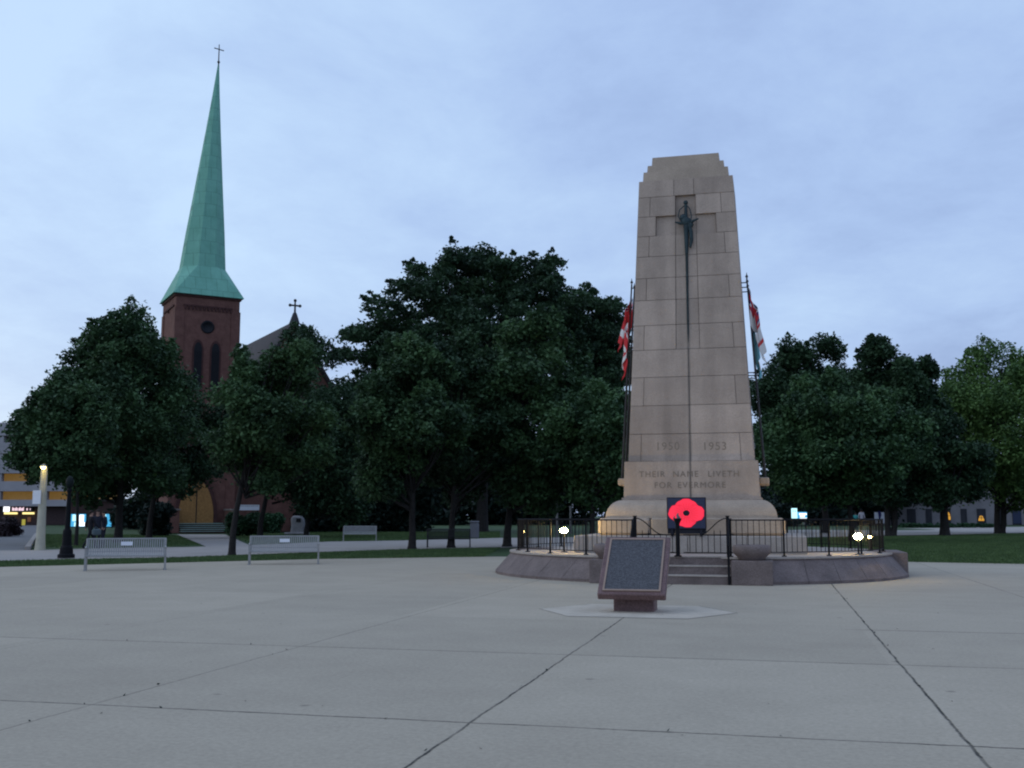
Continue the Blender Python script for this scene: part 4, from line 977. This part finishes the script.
# octagon verts: 0(22.5) 1(67.5) 2(112.5) 3(157.5) 4(202.5) 5(247.5) 6(292.5) 7(337.5)
fs = [(0, 4 + 1, 4 + 0), (0, 1, 4 + 2, 4 + 1), (1, 4 + 3, 4 + 2), (1, 2, 4 + 4, 4 + 3), (2, 4 + 5, 4 + 4), (2, 3, 4 + 6, 4 + 5), (3, 4 + 7, 4 + 6), (3, 0, 4 + 0, 4 + 7), (3, 2, 1, 0)]
mb.add(vs, fs); skirt = mb.build('spire_skirt', M['copper'], ch)
mb = MB(); vs = list(o8); levels = 6
for j in range(1, levels + 1):
    t = j / levels; r = OC * (1 - t) ** 1.08 + .05; vs += octp(r, cz_ + (tipz - cz_) * t, .85 * t)
fs = [(j * 8 + i, j * 8 + (i + 1) % 8, (j + 1) * 8 + (i + 1) % 8, (j + 1) * 8 + i) for j in range(levels) for i in range(8)]
mb.add(vs, fs); sp_ = mb.build('spire', M['copper'], ch)
mb = MB(); tx = TW / 2 + .85
mb.tube([(tx, TW / 2, tipz - .6), (tx, TW / 2, tipz + .1), (tx, TW / 2, tipz + 1.95)], [.09, .06, .045], 8); mb.ball((tx, TW / 2, tipz + .12), .14)
mb.tube([(tx - .5, TW / 2 - .1, tipz + 1.45), (tx + .5, TW / 2 + .1, tipz + 1.45)], .05, 6); mb.build('cross', M['iron_post'], sp_)
# nave behind and to the right, ridge running back
NX, NA, NZ, NH = 11.8, 8.0, 20.2, 7.7; ny0 = 1.3; nl = 30
def naveY(y): return y
mb = MB()
prof = [(NX - NA, 0), (NX + NA, 0), (NX + NA, NH), (NX, NZ - .25), (NX - NA, NH)]
m2 = MB(); m2.prism(prof, ny0, ny0 + nl); m2.v = [(x, z, y) for x, y, z in m2.v]; m2.f = [f[::-1] for f in m2.f]; mb.add(m2.v, m2.f)
nv = mb.build('nave', M['brick'], ch)
mb = MB()
for s in (-1, 1):
    xe, ze = NX + s * (NA + .4), NH - .55
    P = [(xe, ny0 - .25, ze), (NX, ny0 - .25, NZ), (NX, ny0 + nl + .2, NZ), (xe, ny0 + nl + .2, ze)]
    Q = [(p[0], p[1], p[2] + .28) for p in P]; mb.hexa(P + Q)
mb.build('roof', M['slate'], nv)
mb = MB()
for s in (-1, 1): mb.hexa([(NX, ny0 - .45, NZ + .1), (NX, ny0 - .20, NZ + .1), (NX + s * (NA + .45), ny0 - .20, NH - .6), (NX + s * (NA + .45), ny0 - .45, NH - .6), (NX, ny0 - .45, NZ + .50), (NX, ny0 - .20, NZ + .50), (NX + s * (NA + .45), ny0 - .20, NH - .2), (NX + s * (NA + .45), ny0 - .45, NH - .2)])
mb.build('gable_coping', M['slate'], nv)
mb = MB(); gz = NZ + .5
mb.lathe([(.55, -.5), (.35, .1), (.2, .5), (.14, .6)], (NX, ny0 - .3, gz), 8, smooth=False)
mb.tube([(NX, ny0 - .3, gz + .4), (NX, ny0 - .3, gz + 1.75)], [.11, .08], 8); mb.tube([(NX - .48, ny0 - .3, gz + 1.3), (NX + .48, ny0 - .3, gz + 1.3)], .09, 8)
for dx, dz in ((-.5, 1.3), (.5, 1.3), (0, 1.8)): mb.ball((NX + dx, ny0 - .3, gz + dz), .16)
mb.build('gable_cross', M['iron_post'], nv)
mb = MB()
for cx in (NX - 2.6, NX, NX + 2.6): lancet(mb, cx, ny0, 6, 12 if cx != NX else 14, 1.2, .05)
mb.build('window', M['louvre'], nv)
# doorway and steps at the foot of the tower
mb = MB(); lancet(mb, TW / 2 - .55, i_, .75, 5.2, 3.9, .45); dr = mb.build('door_surround', M['brick_dark'], ch)
mb = MB(); lancet(mb, TW / 2 - .55, i_ - .452, .78, 4.7, 3.1, .06)
mb.build('door', M['oak_door'], ch)
mb = MB(); mb.box((TW / 2 - .55, i_ - .52, 2.4), (.08, .03, 3.2)); mb.build('door_joint', M['louvre'], ch)
for q in range(5):
    mb = MB(); y1 = i_ - .46; y0 = -3.0 + q * .42; mb.box((TW / 2 - .2, (y0 + y1) / 2, .06 + .17 * q - .01), (4.4 - q * .05, y1 - y0, .13)); mb.box((TW / 2 - .2, (y0 + y1) / 2 - .03, .06 + .17 * q + .076), (4.4 - q * .05 + .04, y1 - y0 + .06, .04), mi=1); mb.build('step', [M['brick_dark'], M['step_stone']], ch)
for s in (-1, 1):
    mb = MB(); mb.box((TW / 2 - .2 + s * 2.75, -1.2, 1.0), (.9, 2.6, 2.0)); mb.box((TW / 2 - .2 + s * 2.75, -1.2, 2.06), (1.05, 2.8, .12), mi=1); mb.build('porch_wall', [M['brick'], M['stone_trim']], ch)

# ================================================================== PARKING GARAGE (far left)
B = G(20, 525.0); k = depth(B) / F
ga = empty('parking_garage', (B.x, B.y, 0), YAW, label='pale concrete parking garage with yellow lit decks and a shop at street level', cat='parking garage')
def gx(px): return (px - 20) * k
def gz_(py): return EYE + (514 - py) * k
x0, x1 = gx(-170), gx(92); bands = [(421, 434, 'c'), (434, 441, 'd'), (441, 452, 'c'), (452, 459, 'l'), (459, 472, 'c'), (472, 480, 'l'), (480, 490, 'c'), (490, 498.5, 'l'), (498.5, 505, 'c')]
mb = MB(); ml = MB(); md = MB()
for ya, yb, t in bands:
    z1_, z0_ = gz_(ya), gz_(yb)
    if t == 'c': mb.box(((x0 + x1) / 2, 6, (z0_ + z1_) / 2), (x1 - x0, 12, z1_ - z0_))
    else:
        (ml if t == 'l' else md).box(((x0 + x1) / 2, 8, (z0_ + z1_) / 2), (x1 - x0 - .4, 12, z1_ - z0_ - .01))
        for q in range(int((x1 - x0) / 7.5) + 1): mb.box((x1 - .4 - q * 7.5, .6, (z0_ + z1_) / 2), (.7, .9, z1_ - z0_ - .01))
mb.build('deck', M['garage_concrete'], ga); ml.build('lit_level', M['garage_lit'], ga); md.build('dark_level', M['garage_dark'], ga)
mb = MB(); mb.box(((x0 + x1) / 2, 6.8, gz_(505) / 2), (x1 - x0 - .2, 11, gz_(505))); mb.build('shopfront', M['garage_dark'], ga)
mb = MB(); mb.box((gx(14), .9, gz_(508.2)), (31 * k, .5, 5.6 * k)); fa = mb.build('shop_fascia', M['far_dark'], ga)
mb = MB(); mb.box((gx(4), .55, gz_(508)), (5.6 * k, .2, 5.2 * k)); mb.build('lit_logo', M['lit_white'], fa)
mb = MB()
xs = [9.6, 10.6, 12, 13.2, 14.4, 16, 17, 18.2, 19.4, 20.4]
for i, x in enumerate(xs): mb.box((gx(x + .4), .6, gz_(507.6 + (.5 if i % 3 else 0))), (.75 * k, .1, (2.6 + (i % 3 == 0) * .9) * k)); 
mb.box((gx(24.5), .6, gz_(508)), (1.1 * k, .1, 2.2 * k)); mb.box((gx(27.6), .6, gz_(508)), (.5 * k, .1, 1.8 * k)); mb.build('lit_lettering', mat('sign_pink_white', (.5, .5, .5), .7, emit=(.9, .62, .70), estr=.9), fa)
for a_, b2 in ((1.5, 14), (20, 31)): mb = MB(); mb.box((gx((a_ + b2) / 2), .8, gz_(512)), ((b2 - a_) * k, .4, 1.9 * k)); mb.build('canopy_light', M['lit_yellow'], ga)
for a_, b2, c_, d_, m_ in ((18.5, 21.5, 518, 524, 'lit_yellow_dim'), (2, 12, 517, 521, 'brick'), (24, 27, 516, 520.5, 'brick')):
    if m_ == 'lit_yellow_dim': mm = mat('window_dim_yellow', (.2, .2, .05), .6, emit=(.7, .6, .08), estr=.4)
    else: mm = mat('window_dim_brown', (.05, .03, .02), .6, emit=(.35, .15, .07), estr=.25)
    mb = MB(); mb.box((gx((a_ + b2) / 2), 1.2, gz_((c_ + d_) / 2)), ((b2 - a_) * k, .2, (d_ - c_) * k)); mb.build('window', mm, ga)
mb = MB(); mb.box((gx(8), 8, gz_(419.5)), (11 * k, 6, 3.2 * k)); mb.tube([(gx(8), 5, gz_(418)), (gx(8), 5, gz_(407))], .08, 6); mb.build('roof_plant', M['garage_concrete'], ga)

# shop with lit blue windows behind the group of people
B = G(95, 527.0); k = depth(B) / F
sh = empty('low_shop_building', (B.x, B.y, 0), YAW, label='low dark shop building with lit blue and white windows behind the standing group', cat='building')
def sz(py): return EYE + (514 - py) * k
mb = MB(); mb.box((6 * k, 4, sz(500) / 2), (66 * k, 8, sz(500))); mb.build('wall', mat('shop_wall', (.055, .03, .028), .9, var=.2), sh)
mb = MB(); mb.box((6 * k, 4, sz(500) + .15), (68 * k, 8.6, .3)); mb.build('roof', M['slate'], sh)
for a_, b2, half in ((71, 77.2, 1), (79, 85.8, 0), (104.5, 111.5, 2)):
    mb = MB(); mb.box(((((a_ + b2) / 2) - 95) * k, -.06, sz(519)), ((b2 - a_ + 1) * k, .12, 14 * k)); fr = mb.build('window_frame', M['far_dark'], sh)
    mb = MB(); mb.box(((((a_ + b2) / 2) - 95) * k, -.13, sz(519)), ((b2 - a_) * k, .03, 12.4 * k)); mb.build('pane', M['lit_cyan'], fr)
    mb = MB()
    if half == 1: mb.box(((74.6 - 95) * k, -.15, sz(516.6)), (4.2 * k, .02, 6.5 * k)); mb.box(((75.6 - 95) * k, -.15, sz(523)), (2.4 * k, .02, 4 * k))
    elif half == 0: mb.box(((81.6 - 95) * k, -.15, sz(517)), (4.6 * k, .02, 7 * k)); mb.box(((82.4 - 95) * k, -.15, sz(522.8)), (5.4 * k, .02, 4 * k))
    else: mb.box(((105.2 - 95) * k, -.15, sz(516)), (1.4 * k, .02, 6 * k))
    mb.build('poster', M['lit_sky'] if half != 0 else M['lit_white'], fr)

# civic building on the far right
B = G(960, 525.0); k = depth(B) / F
cv = empty('civic_building', (B.x, B.y, 0), YAW - R(6), label='low pale stone building with dark openings and two orange lit windows behind the right-hand trees', cat='building')
def cx_(px): return (px - 960) * k
def cz2(py): return EYE + (514 - py) * k
mb = MB(); xa, xb_ = cx_(820), cx_(1130); Htop = cz2(468)
mb.box(((xa + xb_) / 2, 7, Htop / 2), (xb_ - xa, 12, Htop)); mb.build('wall', M['far_facade'], cv)
mb = MB(); mb.box(((xa + xb_) / 2, 7, Htop + .2), (xb_ - xa + .6, 12.6, .4)); mb.build('roof', M['slate'], cv)
for px in range(826, 1120, 17):
    lit = False
    w_ = 8.5 if (px // 17) % 2 else 6
    mb = MB(); mb.box((cx_(px + 4), .97, cz2(515.5)), (w_ * k, .1, 16 * k)); mb.build('opening', M['far_dark'], cv)
for px, py, w_, h_ in ((950, 514.5, 5.5, 8), (982.5, 516.5, 5.5, 4.5)):
    mb = MB(); lancet(mb, cx_(px), .9, cz2(py + h_ / 2), cz2(py - h_ / 2), w_ * k, .06); wn_ = mb.build('lit_window', M['lit_orange'], cv)
    mb = MB(); mb.box((cx_(px), .82, cz2(py)), (.5 * k, .05, h_ * k * .9)); mb.box((cx_(px), .83, cz2(py)), (w_ * k * .9, .05, .5 * k)); mb.build('window_bar', M['far_dark'], wn_)
mb = MB(); mb.box((cx_(1017), .93, cz2(516)), (8 * k, .1, 12 * k)); mb.build('glass_door', mat('blue_dark_glass', (.02, .03, .07), .3), cv)

# ================================================================== VEGETATION
tree((118, 542), 36, 212, 297, 508, 'leaf', 'broad dark maple with a pointed crown left of the church tower', 120, 44000, .17, .24, clr=.22, shape=2.2)
tree((76, 545), 6, 132, 370, 492, 'leaf', 'spreading tree with a thin trunk at the far left of the row', 100, 38000, .15, .09, clr=.23, shape=1.2)
tree((149, 538), 104, 246, 368, 505, 'leaf_dark', 'dark tree with a straight trunk in front of the foot of the church tower', 80, 28000, .18, .20, clr=.26, shape=1.4)
tree((232, 555), 202, 344, 306, 506, 'leaf', 'young round-headed tree with a slim dark trunk just left of the second bench', 110, 44000, .115, .13, clr=.22, shape=1.9)
tree((260, 537), 234, 366, 312, 505, 'leaf_dark', 'dark tree behind the second bench in front of the church gable', 70, 26000, .18, .20, clr=.26, shape=1.6)
tree((306, 537), 272, 392, 376, 526, 'leaf_dark', 'low dark tree right of the church gable near the grey memorial boulder', 80, 30000, .18, .18, clr=.28)
tree((412, 549), 340, 480, 322, 516, 'leaf', 'dark tree with a straight trunk left of the dark bench', 100, 40000, .15, .17, clr=.24, shape=1.4)
tree((451, 547), 400, 530, 302, 516, 'leaf_dark', 'dark tree whose trunk stands in front of the dark bench', 90, 36000, .16, .17, clr=.24, shape=1.3)
tree((507, 546), 450, 612, 300, 514, 'leaf', 'dark tree with a thick trunk just left of the platform railing', 120, 44000, .16, .20, clr=.23, shape=1.3)
tree((592, 548), 530, 672, 374, 508, 'leaf_mid', 'lighter green low tree directly behind the left side of the monument', 80, 32000, .15, .14, clr=.26)
tree((482, 531.5), 326, 656, 238, 470, 'leaf_dark', 'huge old tree with a wide umbrella crown towering over the middle of the row', 400, 150000, .25, .55, clr=.13, layered=True, flat=.5, shape=.5)
tree((852, 541), 750, 928, 366, 508, 'leaf_mid', 'mid green tree with drooping branches right of the monument', 120, 46000, .18, .18, clr=.22, shape=1.2)
tree((826, 532.5), 738, 884, 327, 500, 'leaf_dark', 'tall dark tree rising just right of the monument behind the mid green tree', 190, 60000, .22, .3, clr=.21, shape=.4)
tree((891, 535.5), 832, 958, 326, 508, 'leaf_dark', 'tall dark tree with twin trunks behind the right end of the platform', 190, 60000, .22, .26, clr=.20, stems=2, shape=.6)
tree((945, 535.5), 896, 992, 400, 512, 'leaf_dark', 'low dark tree with one thick trunk on the right-hand lawn', 60, 22000, .2, .36, clr=.28)
tree((1000, 533), 912, 1100, 334, 516, 'leaf_light', 'bright green tree with twin trunks at the right edge of the photo', 190, 74000, .2, .30, clr=.20, stems=2, shape=1.4)

def wood(name, label, cat, pxs, base_y, yt, n, size, m, kind=None, dr=4.0, jag=.5):
    (xa, xb2) = pxs; B = G((xa + xb2) / 2, base_y); D = depth(B); k = D / F
    root_loc = (B.x, B.y, 0); cs = []; rs = []
    wpx = (xb2 - xa) * k; top = EYE + (514 - yt) * k
    m_ = max(4, int(wpx / (top * .42)) * 2)
    for i in range(m_ * 3):
        x = RNG.uniform(-wpx / 2, wpx / 2); r = top * RNG.uniform(.2, .32); z = RNG.uniform(.15, 1) * (top - r); y = RNG.uniform(-dr / 2, dr / 2)
        cs.append(np.array([RI.x * x - math.sin(YAW) * y, RI.y * x + math.cos(YAW) * y, z])); rs.append(r)
    rs = np.array(rs); per = (n * rs ** 2 / (rs ** 2).sum()).astype(int); pts, tn = clump_points(cs, rs, per, .9)
    o = quads_mesh(name, pts, size, M[m], None, tn, loc=root_loc, z0=0.0)
    tag(o, label, cat, kind=kind); return o
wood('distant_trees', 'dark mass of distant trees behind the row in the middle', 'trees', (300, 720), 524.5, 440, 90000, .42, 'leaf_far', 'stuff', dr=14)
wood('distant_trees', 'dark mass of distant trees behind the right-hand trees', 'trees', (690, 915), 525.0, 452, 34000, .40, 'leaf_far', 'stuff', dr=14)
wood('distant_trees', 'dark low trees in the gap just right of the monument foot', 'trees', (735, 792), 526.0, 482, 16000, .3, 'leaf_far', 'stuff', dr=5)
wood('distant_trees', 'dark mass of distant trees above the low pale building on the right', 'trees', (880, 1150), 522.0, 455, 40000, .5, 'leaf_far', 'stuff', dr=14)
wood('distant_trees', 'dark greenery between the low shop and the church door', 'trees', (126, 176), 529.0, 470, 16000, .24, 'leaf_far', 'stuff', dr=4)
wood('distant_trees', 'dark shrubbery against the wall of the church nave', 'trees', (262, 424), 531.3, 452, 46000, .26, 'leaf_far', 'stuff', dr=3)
wood('shrub_bed', 'dark shrub left of the church steps', 'shrubs', (146, 168), 535.5, 500, 9000, .16, 'leaf_far', 'stuff', dr=2)
wood('hedge', 'clipped green hedge under the long white notice board', 'hedge', (226, 264), 536.0, 509.3, 10000, .13, 'leaf_hedge', None, dr=1.5)
wood('hedge', 'rounded green hedge between the notice board and the memorial boulder', 'hedge', (260, 284), 533.0, 510.5, 7000, .13, 'leaf_hedge', None, dr=1.5)
wood('shrub_bed', 'dark reddish shrubs at the left edge beside the driveway', 'shrubs', (-60, 17), 536.0, 514, 9000, .13, 'leaf_shrub_red', 'stuff', dr=3)
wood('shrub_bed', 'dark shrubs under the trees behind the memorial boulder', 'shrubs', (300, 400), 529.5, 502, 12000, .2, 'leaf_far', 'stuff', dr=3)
wood('hedge', 'low dark green hedge in front of the low pale building on the right', 'hedge', (900, 992), 527.6, 521.5, 5000, .16, 'leaf_hedge', None, dr=2)

# grass blades over the strips one can see
def blades(name, polys, n, label):
    P = []
    for poly, share in polys:
        a = np.array(poly); lo, hi = a.min(0), a.max(0); need = int(n * share); got = []
        while sum(len(g_) for g_ in got) < need:
            q = RNG.uniform(lo, hi, (need * 3, 2)); ins = np.zeros(len(q), bool); j = len(a) - 1
            for i in range(len(a)):
                c = ((a[i, 1] > q[:, 1]) != (a[j, 1] > q[:, 1])) & (q[:, 0] < (a[j, 0] - a[i, 0]) * (q[:, 1] - a[i, 1]) / (a[j, 1] - a[i, 1] + 1e-12) + a[i, 0]); ins ^= c; j = i
            got.append(q[ins])
        P.append(np.concatenate(got)[:need])
    P = np.concatenate(P); n = len(P); h = RNG.uniform(.04, .11, n); a = RNG.uniform(0, 2 * np.pi, n); w = .03
    V = np.zeros((n, 3, 3)); V[:, 0, 0] = P[:, 0] - np.cos(a) * w; V[:, 0, 1] = P[:, 1] - np.sin(a) * w; V[:, 1, 0] = P[:, 0] + np.cos(a) * w; V[:, 1, 1] = P[:, 1] + np.sin(a) * w
    V[:, 2, 0] = P[:, 0] + RNG.normal(0, .03, n); V[:, 2, 1] = P[:, 1] + RNG.normal(0, .03, n); V[:, :2, 2] = -.06; V[:, 2, 2] = -.06 + h
    me = bpy.data.meshes.new(name); me.vertices.add(n * 3); me.loops.add(n * 3); me.polygons.add(n)
    me.vertices.foreach_set('co', V.reshape(-1).astype(np.float32)); me.loops.foreach_set('vertex_index', np.arange(n * 3, dtype=np.int32))
    me.polygons.foreach_set('loop_start', np.arange(0, n * 3, 3, dtype=np.int32)); me.polygons.foreach_set('loop_total', np.full(n, 3, dtype=np.int32))
    at = me.attributes.new('tone', 'FLOAT', 'FACE'); at.data.foreach_set('value', RNG.uniform(0, 1, n).astype(np.float32)); me.materials.append(M['grass_blade']); me.update()
    o = bpy.data.objects.new(name, me); SC.collection.objects.link(o); tag(o, label, 'grass', kind='stuff')
blades('grass', [(gp([(-40, 568), (0, 567), (320, 559), (480, 557), (500, 547.5), (400, 549.3), (320, 552), (183, 557), (0, 560.5), (-40, 561.5)]), 1.0)], 60000, 'short dark grass strip along the left edge of the plaza')
blades('grass', [(gp([(800, 560), (905, 562), (1024, 564.5), (1080, 565.5), (1080, 532.5), (1024, 533), (895, 536), (800, 538)]), 1.0)], 150000, 'mown green lawn right of the monument')
blades('grass', [(gp([(45, 546.5), (130, 546.5), (200, 544), (178, 535), (120, 534), (40, 534)]), .4), (gp([(230, 535), (255, 544), (330, 540.5), (400, 539.5), (500, 537), (500, 531), (300, 532)]), .6)], 60000, 'shaded lawn under the trees beyond the footpath')

# weeds and fallen leaves along the joints of the plaza
C_ = []
for xl, y0, y1, k in ((-2.25, 6, 16, 6), (1.26, 6, 24, 14), (-5.5, 6, 14, 5)): 
    for _ in range(k): C_.append((xl + RNG.normal(0, .02), RNG.uniform(y0, y1), .008))
for yl_, x0, x1, k in ((7.95, -12, 6, 12), (12.0, -9, 5, 5)):
    for _ in range(k): C_.append((RNG.uniform(x0, x1), yl_ + RNG.normal(0, .02), .008))
o = quads_mesh('weeds', np.array(C_), .018, M['leaf_far'], None, z0=.002); tag(o, 'tiny weeds and crumbs growing in the joints of the plaza', 'weeds', kind='stuff')
C_ = np.stack([RNG.uniform(-16, 9, 90), RNG.uniform(6, 30, 90), np.full(90, .007)], 1)
o = quads_mesh('fallen_leaves', C_, .016, M['soil'], None, up=8, z0=.002); tag(o, 'scattered small dark fallen leaves on the plaza', 'fallen leaves', kind='stuff')
